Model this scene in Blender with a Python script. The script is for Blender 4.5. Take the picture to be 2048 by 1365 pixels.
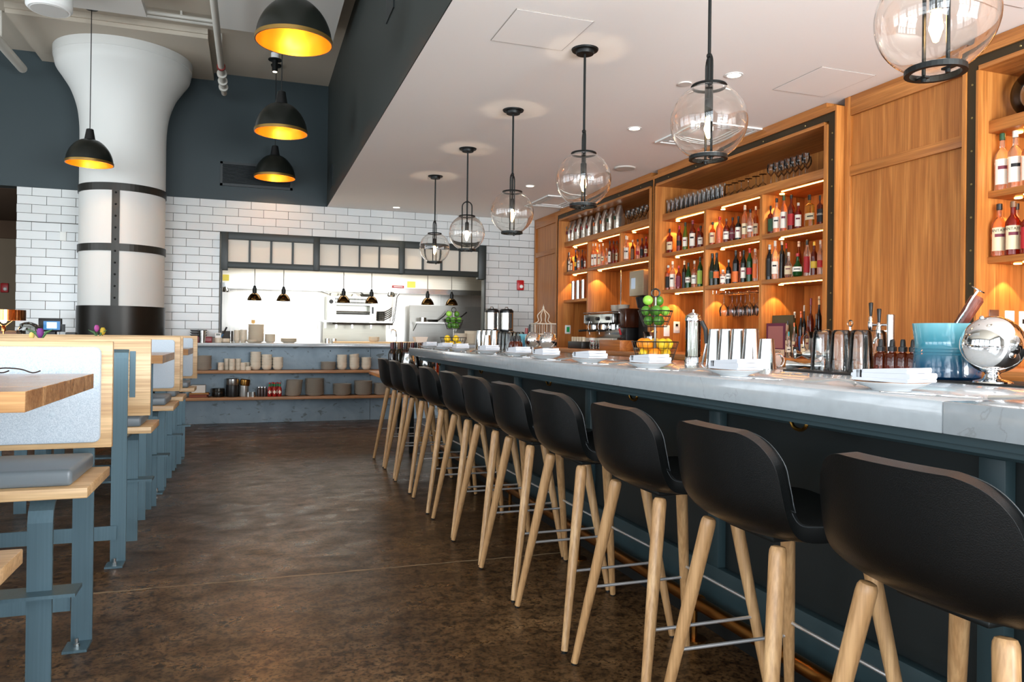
import bpy, bmesh, math, random
from mathutils import Vector, Matrix
random.seed(7)
for o in list(bpy.data.objects): bpy.data.objects.remove(o)
SC = bpy.context.scene; COL = SC.collection
PI = math.pi
# ------------------------------------------------------------------ camera (solved from the photograph's lines)
FPX, PAN, PIT, ROL, SHY = 1499.567, 0.334607, 0.003028, 0.012204, -16.184
H = 1.17
_fw = Vector((math.sin(PAN)*math.cos(PIT), math.cos(PAN)*math.cos(PIT), math.sin(PIT)))
_r0 = Vector((math.cos(PAN), -math.sin(PAN), 0)); _u0 = _r0.cross(_fw)
_r = _r0*math.cos(ROL)+_u0*math.sin(ROL); _u = -_r0*math.sin(ROL)+_u0*math.cos(ROL)
cam = bpy.data.cameras.new('camera'); camo = bpy.data.objects.new('camera', cam); COL.objects.link(camo)
cam.sensor_fit = 'HORIZONTAL'; cam.sensor_width = 36; cam.lens = FPX/2048*36; cam.shift_y = SHY/2048
cam.clip_start = 0.02
m = Matrix((_r, _u, -_fw)).transposed().to_4x4(); m.translation = (0, 0, H)
camo.matrix_world = m; SC.camera = camo
def ray(x, y): return _r*((x-1024)/FPX)+_u*(-(y-682.5-SHY)/FPX)+_fw
def onX(x, y, X): d = ray(x, y); p = d*(X/d.x); p.z += H; return p
def onY(x, y, Y): d = ray(x, y); p = d*(Y/d.y); p.z += H; return p
def onZ(x, y, z): d = ray(x, y); p = d*((z-H)/d.z); p.z += H; return p
# ------------------------------------------------------------------ world, exposure, window daylight
def lin(c):
    return tuple(((v/255)/12.92 if v/255 <= .04045 else ((v/255+.055)/1.055)**2.4) for v in c)
SC.view_settings.view_transform = 'Standard'; SC.view_settings.look = 'None'
SC.view_settings.gamma = 1; SC.view_settings.use_curve_mapping = False
SC.view_settings.exposure = 0.3
W = bpy.data.worlds.new('sky'); SC.world = W; W.use_nodes = True
bg = W.node_tree.nodes['Background']; bg.inputs[0].default_value = (.72, .86, 1, 1); bg.inputs[1].default_value = 1.2
def area(name, loc, rot, sx, sy, power, col):
    l = bpy.data.lights.new(name, 'AREA'); l.shape = 'RECTANGLE'; l.size = sx; l.size_y = sy
    l.energy = power; l.color = col
    o = bpy.data.objects.new(name, l); o.location = loc; o.rotation_euler = rot; COL.objects.link(o); return o
def point(name, loc, power, col, r=.03):
    l = bpy.data.lights.new(name, 'POINT'); l.energy = power; l.color = col; l.shadow_soft_size = r
    o = bpy.data.objects.new(name, l); o.location = loc; COL.objects.link(o); return o
def spot(name, loc, power, col, ang=60, blend=.15, r=.01, rot=(0, 0, 0)):
    l = bpy.data.lights.new(name, 'SPOT'); l.energy = power; l.color = col; l.spot_size = math.radians(ang)
    l.spot_blend = blend; l.shadow_soft_size = r
    o = bpy.data.objects.new(name, l); o.location = loc; o.rotation_euler = rot; COL.objects.link(o); return o
DAY = (.80, .91, 1.0); WARM = (1.0, .62, .28); SOFTW = (1.0, .80, .58)
# tall street windows: three behind the camera, three along the left wall
WIN_FRONT = [(-5.9, -3.2, .5, 3.9), (-2.9, -.2, .5, 3.9), (1.1, 2.5, .55, 2.8), (2.7, 4.2, .55, 2.8)]   # x0, x1, z0, z1 at wall_front
WIN_LEFT = [(-2.3, .1, .5, 4.0), (.5, 2.9, .5, 4.0), (3.3, 5.7, .5, 4.0), (6.1, 8.5, .5, 4.0)]             # y0, y1, z0, z1 at wall_left
YF, XL = -2.6, -6.2
# each window sends in level sky light; a second, upward lamp is added to brighten the ceilings
for a, b, z0, z1 in WIN_FRONT:
    k = 1 if z1 > 3 else .62
    area('window_daylight', ((a+b)/2, YF-.16, (z0+z1)/2), (-PI/2, 0, PI), b-a, z1-z0, 125*k, DAY)
    area('window_street_bounce', ((a+b)/2, YF-.34, (z0+z1)/2-.3), (-PI/2-.8, 0, PI), b-a, (z1-z0)*.8, 130 if k == 1 else 430, (.92, .96, 1.0))
for a, b, z0, z1 in WIN_LEFT:
    area('window_daylight', (XL-.16, (a+b)/2, 2.25), (0, -PI/2, 0), z1-z0, b-a, 42, DAY)
    area('window_street_bounce', (XL-.40, (a+b)/2, 1.9), (0, -PI/2-.6, 0), 2.6, b-a, 62, (.92, .96, 1.0))
# ------------------------------------------------------------------ materials
MATS = {}
def _new(name):
    m = bpy.data.materials.new(name); m.use_nodes = True; nt = m.node_tree
    return m, nt, nt.nodes['Principled BSDF']
def mat(name, c, rough=.5, metal=0, trans=0, ior=1.45, emit=None, es=0, coat=0, spec=None, bump=0, bscale=200, alpha=1):
    if name in MATS: return MATS[name]
    m, nt, b = _new(name)
    b.inputs['Base Color'].default_value = lin(c)+(1,); b.inputs['Roughness'].default_value = rough
    b.inputs['Metallic'].default_value = metal; b.inputs['Transmission Weight'].default_value = trans
    b.inputs['IOR'].default_value = ior; b.inputs['Coat Weight'].default_value = coat
    if spec is not None: b.inputs['Specular IOR Level'].default_value = spec
    if emit: b.inputs['Emission Color'].default_value = lin(emit)+(1,); b.inputs['Emission Strength'].default_value = es
    if alpha < 1: b.inputs['Alpha'].default_value = alpha
    if bump:
        n = nt.nodes.new('ShaderNodeTexNoise'); n.inputs['Scale'].default_value = bscale; n.inputs['Detail'].default_value = 4
        tc = nt.nodes.new('ShaderNodeTexCoord'); nt.links.new(tc.outputs['Object'], n.inputs['Vector'])
        bp = nt.nodes.new('ShaderNodeBump'); bp.inputs['Strength'].default_value = bump; bp.inputs['Distance'].default_value = .002
        nt.links.new(n.outputs['Fac'], bp.inputs['Height']); nt.links.new(bp.outputs['Normal'], b.inputs['Normal'])
    MATS[name] = m; return m
def ramp(nt, src, stops):
    r = nt.nodes.new('ShaderNodeValToRGB'); e = r.color_ramp.elements
    e[0].position, e[0].color = stops[0][0], lin(stops[0][1])+(1,)
    e[1].position, e[1].color = stops[-1][0], lin(stops[-1][1])+(1,)
    for p, c in stops[1:-1]:
        k = e.new(p); k.color = lin(c)+(1,)
    nt.links.new(src, r.inputs[0]); return r.outputs['Color']
def tex(nt, scale, vec_scale=(1, 1, 1), detail=6, kind='Noise', dist=0):
    tc = nt.nodes.new('ShaderNodeTexCoord'); mp = nt.nodes.new('ShaderNodeMapping'); mp.inputs['Scale'].default_value = vec_scale
    nt.links.new(tc.outputs['Object'], mp.inputs['Vector'])
    n = nt.nodes.new('ShaderNodeTex'+kind); n.inputs['Scale'].default_value = scale
    if kind == 'Noise': n.inputs['Detail'].default_value = detail; n.inputs['Distortion'].default_value = dist
    nt.links.new(mp.outputs['Vector'], n.inputs['Vector']); return n
def mixc(nt, fac, a, b, mode='MIX'):
    x = nt.nodes.new('ShaderNodeMix'); x.data_type = 'RGBA'; x.blend_type = mode
    for sock, v in ((x.inputs[0], fac), (x.inputs[6], a), (x.inputs[7], b)):
        if isinstance(v, bpy.types.NodeSocket): nt.links.new(v, sock)
        elif isinstance(v, (int, float)): sock.default_value = v
        else: sock.default_value = lin(v)+(1,)
    return x.outputs[2]
def wood(name, dark, light, axis='Z', rough=.42, fine=1.0):
    """oak-like grain running along an axis of the object"""
    if name in MATS: return MATS[name]
    m, nt, b = _new(name)
    s = {'X': (.9, 14, 14), 'Y': (14, .9, 14), 'Z': (14, 14, .9)}[axis]
    f = {'X': (3, 140, 140), 'Y': (140, 3, 140), 'Z': (140, 140, 3)}[axis]
    n1 = tex(nt, 1.0*fine, s, 5, dist=1.2); n2 = tex(nt, 1.0*fine, f, 3)
    c1 = ramp(nt, n1.outputs['Fac'], [(.3, dark), (.52, tuple((d+l)/2 for d, l in zip(dark, light))), (.7, light)])
    c2 = ramp(nt, n2.outputs['Fac'], [(.35, (190, 178, 166)), (.62, (255, 255, 255))])
    nt.links.new(mixc(nt, .55, c1, c2, 'MULTIPLY'), b.inputs['Base Color'])
    b.inputs['Roughness'].default_value = rough
    MATS[name] = m; return m
def brushed(name, c, rough=.28, axis='X', metal=1):
    if name in MATS: return MATS[name]
    m, nt, b = _new(name)
    s = {'X': (2, 160, 160), 'Y': (160, 2, 160), 'Z': (160, 160, 2)}[axis]
    n = tex(nt, 1, s, 3)
    c2 = ramp(nt, n.outputs['Fac'], [(.3, tuple(v*.94 for v in c)), (.7, c)])
    nt.links.new(c2, b.inputs['Base Color']); b.inputs['Metallic'].default_value = metal
    b.inputs['Roughness'].default_value = rough
    MATS[name] = m; return m
# shared palette
oakZ = wood('oak_cabinet_vertical', (160, 94, 38), (202, 134, 66), 'Z')
oakY = wood('oak_cabinet_along_wall', (158, 94, 40), (200, 132, 66), 'Y')
paleX = wood('pale_oak_along_bench', (186, 150, 104), (226, 196, 152), 'X', .45)
paleZ = wood('pale_ash_leg', (176, 132, 86), (216, 176, 128), 'Z', .4)
tableX = wood('oak_tabletop', (142, 100, 62), (200, 156, 108), 'X', .22)
shelfX = wood('oak_kitchen_shelf', (150, 104, 66), (190, 142, 98), 'X', .45)
black = mat('black_metal', (28, 30, 29), .45, .6)
blackp = mat('black_plastic', (20, 20, 20), .4)
darkpaint = mat('dark_teal_paint', (37, 50, 53), .55, bump=.15, bscale=60)
barpaint = mat('bar_teal_paint', (44, 62, 66), .42)
chrome = mat('chrome', (225, 225, 225), .06, 1)
steelpol = mat('polished_steel', (184, 184, 182), .16, 1)
stain = brushed('brushed_stainless', (205, 203, 198), .3, 'X')
stainZ = brushed('brushed_stainless_vertical', (210, 210, 206), .25, 'Z')
rawsteel = brushed('waxed_raw_steel', (92, 116, 126), .42, 'Z', .55)
bronze = mat('bronze_steel_strip', (74, 64, 48), .38, .8)
brass = mat('brass', (186, 140, 66), .25, 1)
def thinglass(name, tint=(246, 248, 246)):
    """thin walled glass: clear straight through, mirror like towards its edges"""
    m, nt, b = _new(name); nt.nodes.remove(b); out = nt.nodes['Material Output']
    t = nt.nodes.new('ShaderNodeBsdfTransparent'); t.inputs[0].default_value = lin(tint)+(1,)
    g = nt.nodes.new('ShaderNodeBsdfGlossy'); g.inputs['Roughness'].default_value = .03
    f = nt.nodes.new('ShaderNodeFresnel'); f.inputs[0].default_value = 1.48
    x = nt.nodes.new('ShaderNodeMixShader'); nt.links.new(f.outputs[0], x.inputs[0]); nt.links.new(t.outputs[0], x.inputs[1]); nt.links.new(g.outputs[0], x.inputs[2])
    nt.links.new(x.outputs[0], out.inputs['Surface']); MATS[name] = m; return m
glassthin = thinglass('thin_glass')
cream = mat('cream_ceramic', (214, 202, 182), .35)
greyc = mat('grey_stoneware', (178, 168, 154), .4)
white = mat('white_plastic', (228, 228, 224), .45)
whitec = mat('white_china', (204, 206, 206), .14, coat=.4)
cloth = mat('white_linen', (198, 201, 207), .85)
ink = mat('black_ink', (24, 24, 26), .7)
redp = mat('red_enamel', (176, 20, 26), .35)
cork = mat('cork', (190, 150, 104), .8)
copper = mat('copper', (196, 128, 76), .16, 1)
led = mat('led_strip_glow', (255, 220, 160), .5, emit=(255, 178, 84), es=26)
bulbm = mat('filament_glow', (255, 230, 190), .4, emit=(255, 196, 120), es=38)
downm = mat('downlight_glow', (255, 250, 235), .4, emit=(255, 238, 205), es=7)
# ------------------------------------------------------------------ mesh building
WL = {}
class MB:
    def __init__(s): s.v = []; s.f = []
    def add(s, vs, fs):
        o = len(s.v); s.v += [tuple(p) for p in vs]; s.f += [tuple(i+o for i in f) for f in fs]; return s
    def box(s, x0, x1, y0, y1, z0, z1):
        if x0 > x1: x0, x1 = x1, x0
        if y0 > y1: y0, y1 = y1, y0
        if z0 > z1: z0, z1 = z1, z0
        return s.add([(x0, y0, z0), (x1, y0, z0), (x1, y1, z0), (x0, y1, z0), (x0, y0, z1), (x1, y0, z1), (x1, y1, z1), (x0, y1, z1)],
                     [(0, 3, 2, 1), (4, 5, 6, 7), (0, 1, 5, 4), (1, 2, 6, 5), (2, 3, 7, 6), (3, 0, 4, 7)])
    def lathe(s, prof, n=20, c=(0, 0, 0), axis='Z', close=False):
        """prof: (radius, height) list; closes to a point where radius is 0"""
        vs = []; fs = []; rings = []
        def P(r, h, a):
            x, y = r*math.cos(a), r*math.sin(a)
            q = {'Z': (x, y, h), 'X': (h, x, y), 'Y': (y, h, x)}[axis]
            return (c[0]+q[0], c[1]+q[1], c[2]+q[2])
        for r, h in prof:
            if r <= 1e-6: rings.append([len(vs)]); vs.append(P(0, h, 0))
            else:
                rings.append(list(range(len(vs), len(vs)+n))); vs += [P(r, h, 2*PI*i/n) for i in range(n)]
        pr = list(zip(rings, rings[1:]))
        if close: pr.append((rings[-1], rings[0]))
        for a, b in pr:
            if len(a) == 1 and len(b) == 1: continue
            for i in range(n):
                j = (i+1) % n
                if len(a) == 1: fs.append((a[0], b[j], b[i]))
                elif len(b) == 1: fs.append((a[i], a[j], b[0]))
                else: fs.append((a[i], a[j], b[j], b[i]))
        return s.add(vs, fs)
    def cyl(s, c, r, h, n=16, axis='Z', r2=None):
        r2 = r if r2 is None else r2
        return s.lathe([(0, 0), (r, 0), (r2, h), (0, h)], n, c, axis)
    def tube(s, pts, r, n=8, closed=False, flat=None):
        """tube along points; r a number or list; flat=(w,h) gives a flat bar"""
        P = [Vector(p) for p in pts]; N = len(P); vs = []; fs = []
        rs = r if isinstance(r, (list, tuple)) else [r]*N
        up = None
        for i in range(N):
            if closed: t = (P[(i+1) % N]-P[i-1]).normalized()
            else: t = (P[min(i+1, N-1)]-P[max(i-1, 0)]).normalized()
            if up is None:
                a = Vector((0, 0, 1)) if abs(t.z) < .9 else Vector((1, 0, 0))
                up = (a-t*a.dot(t)).normalized()
            else: up = (up-t*up.dot(t)).normalized()
            sd = t.cross(up)
            for k in range(n):
                a = 2*PI*k/n
                vs.append(P[i]+(up*math.cos(a)+sd*math.sin(a))*rs[i])
        for i in range(N if closed else N-1):
            j = (i+1) % N
            for k in range(n):
                l = (k+1) % n
                fs.append((i*n+k, i*n+l, j*n+l, j*n+k))
        if not closed:
            fs.append(tuple(range(n))[::-1]); fs.append(tuple((N-1)*n+k for k in range(n)))
        return s.add(vs, fs)
    def torus(s, c, R, r, n=32, k=8, axis='Z'):
        return s.lathe([(R+r*math.cos(2*PI*i/k), r*math.sin(2*PI*i/k)) for i in range(k)], n, c, axis, close=True)
    def prism(s, poly, h0, h1, axis='Z'):
        def P(a, b, h): return {'Z': (a, b, h), 'X': (h, a, b), 'Y': (a, h, b)}[axis]
        n = len(poly)
        vs = [P(a, b, h0) for a, b in poly]+[P(a, b, h1) for a, b in poly]
        fs = [tuple(range(n))[::-1], tuple(range(n, 2*n))]+[(i, (i+1) % n, (i+1) % n+n, i+n) for i in range(n)]
        return s.add(vs, fs)
    def ball(s, c, r, n=12, sz=1, sx=1):
        k = max(5, n//2)
        return s.lathe([(r*sx*math.sin(PI*i/k) if 0 < i < k else 0, -r*sz*math.cos(PI*i/k)) for i in range(k+1)], n, c)
    def mesh(s, name, off=(0, 0, 0), bevel=0, smooth=False, seg=2):
        me = bpy.data.meshes.new(name)
        me.from_pydata([(a-off[0], b-off[1], c-off[2]) for a, b, c in s.v], [], s.f)
        bm = bmesh.new(); bm.from_mesh(me)
        bmesh.ops.recalc_face_normals(bm, faces=bm.faces)
        if bevel:
            ed = [e for e in bm.edges if len(e.link_faces) == 2 and e.calc_face_angle(0) > .6]
            bmesh.ops.bevel(bm, geom=ed, offset=bevel, segments=seg, affect='EDGES', profile=.5, clamp_overlap=True)
        bm.to_mesh(me); bm.free()
        if smooth or bevel:
            for p in me.polygons: p.use_smooth = True
            me.set_sharp_from_angle(angle=math.radians(38))
        return me
    def build(s, name, mt, parent=None, smooth=False, bevel=0, local=False, seg=2):
        off = (0, 0, 0) if (local or parent is None) else WL[parent.name]
        me = s.mesh(name, off, bevel, smooth, seg)
        return link(name, me, mt, parent)
def link(name, me, mt, parent=None):
    o = bpy.data.objects.new(name, me); COL.objects.link(o)
    if mt is not None and not me.materials: me.materials.append(mt)
    if parent is not None: o.parent = parent
    WL[o.name] = WL[parent.name] if parent is not None else (0, 0, 0)
    return o
def slotmat(o, mt):
    if not o.data.materials: o.data.materials.append(mt)
    o.material_slots[0].link = 'OBJECT'; o.material_slots[0].material = mt
def tag(o, label, cat, group=None):
    o['label'] = label; o['category'] = cat
    if group: o['group'] = group
    return o
def struct(o, label=None, cat=None):
    o['kind'] = 'structure'
    if label: o['label'] = label; o['category'] = cat
    return o
def thing(name, loc, label, cat, group=None, rz=0):
    o = bpy.data.objects.new(name, None); COL.objects.link(o); o.location = loc; o.rotation_euler.z = rz
    o.empty_display_size = .05
    WL[o.name] = tuple(loc); return tag(o, label, cat, group)
def dup(root, loc, label, group=None, rz=None):
    r = root.copy(); COL.objects.link(r); r.location = loc; WL[r.name] = tuple(loc)
    if rz is not None: r.rotation_euler.z = rz
    r['label'] = label
    if group: r['group'] = group
    for ch in list(root.children):
        c = ch.copy(); COL.objects.link(c); c.parent = r
        for g in list(ch.children):
            d = g.copy(); COL.objects.link(d); d.parent = c
    return r
ORD = ['first', 'second', 'third', 'fourth', 'fifth', 'sixth', 'seventh', 'eighth', 'ninth', 'tenth', 'eleventh', 'twelfth', 'thirteenth', 'fourteenth', 'fifteenth', 'sixteenth']
def spline(P, n=6):
    out = []
    for i in range(len(P)-1):
        p0 = P[max(i-1, 0)]; p1 = P[i]; p2 = P[i+1]; p3 = P[min(i+2, len(P)-1)]
        for k in range(n):
            t = k/n
            out.append(tuple(.5*((2*b)+(-a+c)*t+(2*a-5*b+4*c-d)*t*t+(-a+3*b-3*c+d)*t**3) for a, b, c, d in zip(p0, p1, p2, p3)))
    out.append(tuple(P[-1])); return out
# ================================================================== STRUCTURE
def concrete():
    m, nt, b = _new('polished_concrete')
    n1 = tex(nt, 1.1, (1, 1, 1), 8, dist=.6); n2 = tex(nt, 5, (1, 1.3, 1), 9, dist=.4); n3 = tex(nt, 70, (1, 1, 1), 4); n6 = tex(nt, 26, (1, 1, 1), 5, dist=.3); n4 = tex(nt, 95, (1, 1, 1), kind='Voronoi')
    c1 = ramp(nt, n1.outputs['Fac'], [(.3, (88, 66, 44)), (.5, (112, 85, 57)), (.72, (140, 109, 75))])
    c2 = ramp(nt, n2.outputs['Fac'], [(.3, (150, 142, 134)), (.5, (212, 206, 198)), (.7, (255, 250, 244))])
    c = mixc(nt, .85, c1, c2, 'MULTIPLY')
    sp = ramp(nt, n3.outputs['Fac'], [(.38, (70, 62, 56)), (.5, (255, 255, 255))])
    c = mixc(nt, .75, c, sp, 'MULTIPLY')
    c = mixc(nt, .8, c, ramp(nt, n6.outputs['Fac'], [(.36, (96, 88, 80)), (.5, (230, 226, 220)), (.64, (255, 255, 255))]), 'MULTIPLY')
    fl = ramp(nt, n4.outputs['Distance'], [(.035, (255, 255, 255)), (.1, (0, 0, 0))])
    n5 = tex(nt, 18, (1, 1, 1), 2); gate = ramp(nt, n5.outputs['Fac'], [(.58, (0, 0, 0)), (.66, (255, 255, 255))])
    fm = mixc(nt, 1.0, fl, gate, 'MULTIPLY')
    c = mixc(nt, fm, c, (176, 158, 132))
    nt.links.new(c, b.inputs['Base Color'])
    r = ramp(nt, n2.outputs['Fac'], [(.3, (176, 176, 176)), (.7, (132, 132, 132))])
    nt.links.new(r, b.inputs['Roughness']); b.inputs['Specular IOR Level'].default_value = .28
    bp = nt.nodes.new('ShaderNodeBump'); bp.inputs['Strength'].default_value = .05; bp.inputs['Distance'].default_value = .002
    nt.links.new(n3.outputs['Fac'], bp.inputs['Height']); nt.links.new(bp.outputs['Normal'], b.inputs['Normal'])
    return m
conc = concrete()
floor = struct(MB().box(XL, 4.7, YF, 16.6, -.12, 0).build('floor', conc))
# old filled saw cut running across the slab
jm = mat('cement_joint_filler', (128, 108, 82), .5, bump=.3, bscale=40)
for y0, x0, x1, sl in ((3.745, -1.2, 1.62, -.03), (8.62, -.4, 1.3, .0)):
    pts = [(x0+(x1-x0)*i/60, y0+sl*(i/60-.4)+random.uniform(-.006, .006)) for i in range(61)]
    vs = []; fs = []
    for i, (x, y) in enumerate(pts):
        w = random.uniform(.004, .011); vs += [(x, y-w, .0006), (x, y+w, .0006)]
        if i: fs.append((2*i-2, 2*i, 2*i+1, 2*i-1))
    MB().add(vs, fs).build('floor_joint', jm, floor)
plaster = mat('painted_plaster', (186, 176, 160), .75, bump=.25, bscale=25)
lowc = mat('white_painted_ceiling', (244, 238, 232), .7)
struct(MB().box(XL, .955, YF, 10.75, 4.55, 4.7).build('ceiling', plaster))
struct(MB().box(.962, 4.7, YF, 10.74, 2.9, 3.0).build('ceiling_lower', lowc))
struct(MB().box(.955, .9615, YF, 10.54, 2.9, 4.55).box(.9615, 1.05, YF, 10.54, 3.001, 4.55).build('wall_soffit', mat('soffit_dark_paint', (42, 47, 44), .55)))
grout = mat('dark_grout', (92, 90, 84), .9)
WY = 10.54
wb = struct(MB().box(-2.70, -.40, 10.545, 10.74, 0, 2.9).box(3.24, 4.46, 10.545, 10.74, 0, 2.9).box(-.40, 3.24, 10.545, 10.74, 2.482, 2.9)
            .box(-.40, 3.24, 10.545, 10.74, 0, .98).build('wall_back', grout))
def tilemat():
    m, nt, b = _new('white_glazed_tile')
    oi = nt.nodes.new('ShaderNodeObjectInfo')
    nt.links.new(ramp(nt, oi.outputs['Random'], [(0, (196, 198, 196)), (1, (203, 205, 203))]), b.inputs['Base Color'])
    b.inputs['Roughness'].default_value = .18; return m
tmat = tilemat()
TW, TH, G = .315, .1065, .0045
zg = onY(33.6, 389.7, WY).z; xj = onY(64.2, 384, WY).x
tcache = {}
def tile(x0, x1, z0, z1):
    w, h = round(x1-x0, 3), round(z1-z0, 3)
    if w < .012 or h < .012: return
    k = (w, h)
    if k not in tcache:
        tcache[k] = MB().box(-w/2, w/2, 0, .012, -h/2, h/2).mesh('tile', bevel=.0015, seg=1)
        tcache[k].materials.append(tmat)
    o = link('tile', tcache[k], None, wb); o.location = ((x0+x1)/2, 10.534, (z0+z1)/2)
for k in range(-2, 20):
    zt, zb = zg-k*TH-G/2, zg-(k+1)*TH+G/2
    zt = min(zt, 2.898)
    if zt <= zb or zt < .97: continue
    off = xj if k % 2 else xj+TW/2
    n0 = math.floor((-2.70-off)/TW)
    for n in range(n0, n0+26):
        a, c = off+n*TW+G/2, off+(n+1)*TW-G/2
        for rx0, rx1, rz0, rz1 in ((-2.70, 4.0, 2.486, 2.9), (-2.70, -.404, .9, 2.483), (3.244, 4.0, .9, 2.483)):
            tile(max(a, rx0), min(c, rx1), max(zb, rz0), min(zt, rz1))
up = struct(MB().box(XL, .957, 10.53, 10.74, 2.9, 4.55).build('wall_back_upper', darkpaint))
# hall beyond the tiled wall
struct(MB().box(-5.6, -2.4, 14.0, 14.2, 0, 2.9).build('wall_hall', mat('hall_grey_paint', (128, 112, 92), .8)))
struct(MB().box(-5.6, -2.60, 10.76, 14.2, 2.9, 3.0).build('ceiling_hall', mat('hall_brown_ceiling', (84, 62, 44), .8)))
MB().box(-5.6, -2.65, 13.94, 14.0, 2.62, 2.9).build('header_beam', mat('hall_brown_beam', (88, 66, 48), .8), bpy.data.objects['wall_hall'])
struct(MB().box(-2.70, -2.60, 10.76, 14.0, 0, 2.9).build('wall_hall_side', plaster))
# wall behind the cabinets, wall behind the camera and street wall, with their windows
struct(MB().box(4.5, 4.7, YF, 13.2, 0, 2.9).build('wall_right', mat('cabinet_back_wall', (120, 84, 50), .7)))
intw = mat('interior_wall_paint', (150, 150, 146), .7)
def holed(edges, wins, box):
    mb = MB(); e = [edges[0]]+[v for w in wins for v in w[:2]]+[edges[1]]
    for i in range(0, len(e), 2): box(mb, e[i], e[i+1], 0, 4.55)
    for a, b, z0, z1 in wins: box(mb, a, b, 0, z0); box(mb, a, b, z1, 4.55)
    return mb
wf = struct(holed((XL, 4.7), WIN_FRONT, lambda m_, a, b, z0, z1: m_.box(a, b, YF-.25, YF, z0, z1)).build('wall_front', intw))
wl = struct(holed((YF, 14.2), WIN_LEFT, lambda m_, a, b, z0, z1: m_.box(XL-.25, XL, a, b, z0, z1)).build('wall_left', intw))
for i, (w, side) in enumerate([(w, 0) for w in WIN_FRONT]+[(w, 1) for w in WIN_LEFT]):
    a, b, z0, z1 = w; mb = MB()
    def bar(u0, u1, za, zb): mb.box(u0, u1, YF-.1, YF-.04, za, zb) if side == 0 else mb.box(XL-.1, XL-.04, u0, u1, za, zb)
    for t in (0, .33, .67, 1): u = a+(b-a)*t; bar(u-.03, u+.03, z0, z1)
    for t in (0, .35, .68, 1): z = z0+(z1-z0)*t; bar(a, b, z-.03, z+.03)
    struct(mb.build('window_%d' % (i+2), black))
# ------------------------------------------------------------------ kitchen shell seen through the pass
kw = brushed('kitchen_stainless_wall', (222, 220, 214), .34, 'Z', .75)
wk = struct(MB().box(-1.4, 4.5, 12.75, 12.9, 0, 2.9).build('wall_kitchen', kw))
for x in (.05, .78, 1.45, 2.42, 3.1):
    MB().box(x, x+.012, 12.742, 12.75, .9, 2.3).build('panel_seam', stain, wk)
struct(MB().box(-1.4, -1.25, 10.75, 12.75, 0, 2.9).build('wall_kitchen_side', kw))
struct(MB().box(-1.4, 4.5, 10.745, 12.9, 2.88, 2.9).build('ceiling_kitchen', white))
# ------------------------------------------------------------------ pass window frame with frosted transom
fr = mat('pass_frame_black_green', (34, 40, 38), .45)
def px(x): return onY(x, 500, 10.53).x
win = bpy.data.objects.new('window_1', None); COL.objects.link(win); win.location = (1.42, 10.5, 1.03); WL['window_1'] = (1.42, 10.5, 1.03)
struct(win, 'black framed kitchen pass opening with a row of frosted transom panes', 'window')
ZT0, ZP1, ZP0, ZB = 2.478, 2.372, 2.10, 2.013
X0, X1 = px(442), px(970.3)
MB().box(X0, X1, 10.47, 10.6, ZP1+.012, ZT0).build('top_rail', fr, win, bevel=.004)
MB().box(X0, X1, 10.47, 10.6, ZB, ZP0-.012).build('bottom_rail', fr, win, bevel=.004)
for a, b, z in ((442, 456.5, 1.98), (626.5, 639, ZB), (797.3, 808.3, ZB), (955.4, 970.3, 1.98)):
    MB().box(px(a), px(b), 10.462, 10.6, z, ZT0-.002).build('post', fr, win, bevel=.004)
for a, b in ((442, 445.5), (967, 970.3)):
    MB().box(px(a), px(b), 10.47, 10.6, 1.03, 1.98).build('jamb', fr, win)
frost = mat('frosted_transom_glass', (226, 216, 200), .3, 0, .25, 1.3)
for g in (((456.5, 498), (501, 541), (544, 584), (587, 626.5)), ((639, 678), (680, 718), (720, 757.5), (759.5, 797.3)), ((808.3, 844), (847, 881), (884, 918), (920, 955.4))):
    for i, (a, b) in enumerate(g):
        MB().box(px(a), px(b), 10.53, 10.54, ZP0-.012, ZP1+.012).build('pane', frost, win)
        if i: MB().box(px(g[i-1][1])-.004, px(a)+.004, 10.505, 10.55, ZP0-.012, ZP1+.012).build('glazing_bar', fr, win)
# kitchen light: tubes in the kitchen ceiling and under the hood
area('kitchen_ceiling_light', (1.4, 11.3, 2.86), (0, 0, 0), 3.6, .7, 50, (1, .95, .86))
area('hood_light', (1.4, 12.25, 1.86), (0, 0, 0), 3.4, .5, 22, (1, .96, .88))
# ------------------------------------------------------------------ mushroom column
CX, CY, CR = -1.475, 10.05, .463
cg = thing('column', (CX, CY, 0), 'round white mushroom column with black steel bands and riveted strap', 'column')
colp = mat('column_white_paint', (205, 205, 200), .55, bump=.2, bscale=18)
prof = [(CR, .9), (CR, 3.4)]+spline([(CR, 3.4), (CR+.006, 3.6), (CR+.035, 3.8), (CR+.10, 3.99), (CR+.19, 4.14), (CR+.255, 4.24), (CR+.275, 4.34)], 5)[1:]+[(CR+.282, 4.345), (CR+.285, 4.445), (0, 4.445)]
MB().lathe(prof, 64, (CX, CY, 0)).build('shaft', colp, cg, smooth=True)
band = mat('black_column_band', (44, 43, 38), .4, .3)
zb1, zb2, zb3 = [onY(243, y, 9.60).z for y in (374, 495, 612)]
for z, h in ((zb1, .085), (zb2, .085)):
    MB().lathe([(CR, z-h/2), (CR+.012, z-h/2), (CR+.012, z+h/2), (CR, z+h/2)], 64, (CX, CY, 0)).build('band', band, cg)
MB().lathe([(CR, 0), (CR+.014, 0), (CR+.014, zb3), (CR, zb3)], 64, (CX, CY, 0)).build('base_jacket', mat('black_base_jacket', (30, 27, 22), .35, .5), cg, smooth=True)
sa = math.atan2(0-CY, onY(231, 450, 9.6).x-CX)
sx = onY(231.5, 450, 9.6).x-CX; sa = -math.acos(max(-1, min(1, sx/CR)))
vs = []; fs = []
for i in range(5):
    a = sa+(i-2)/2*.085
    for r in (CR+.001, CR+.011):
        for z in (zb3, zb1): vs.append((CX+r*math.cos(a), CY+r*math.sin(a), z))
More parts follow.
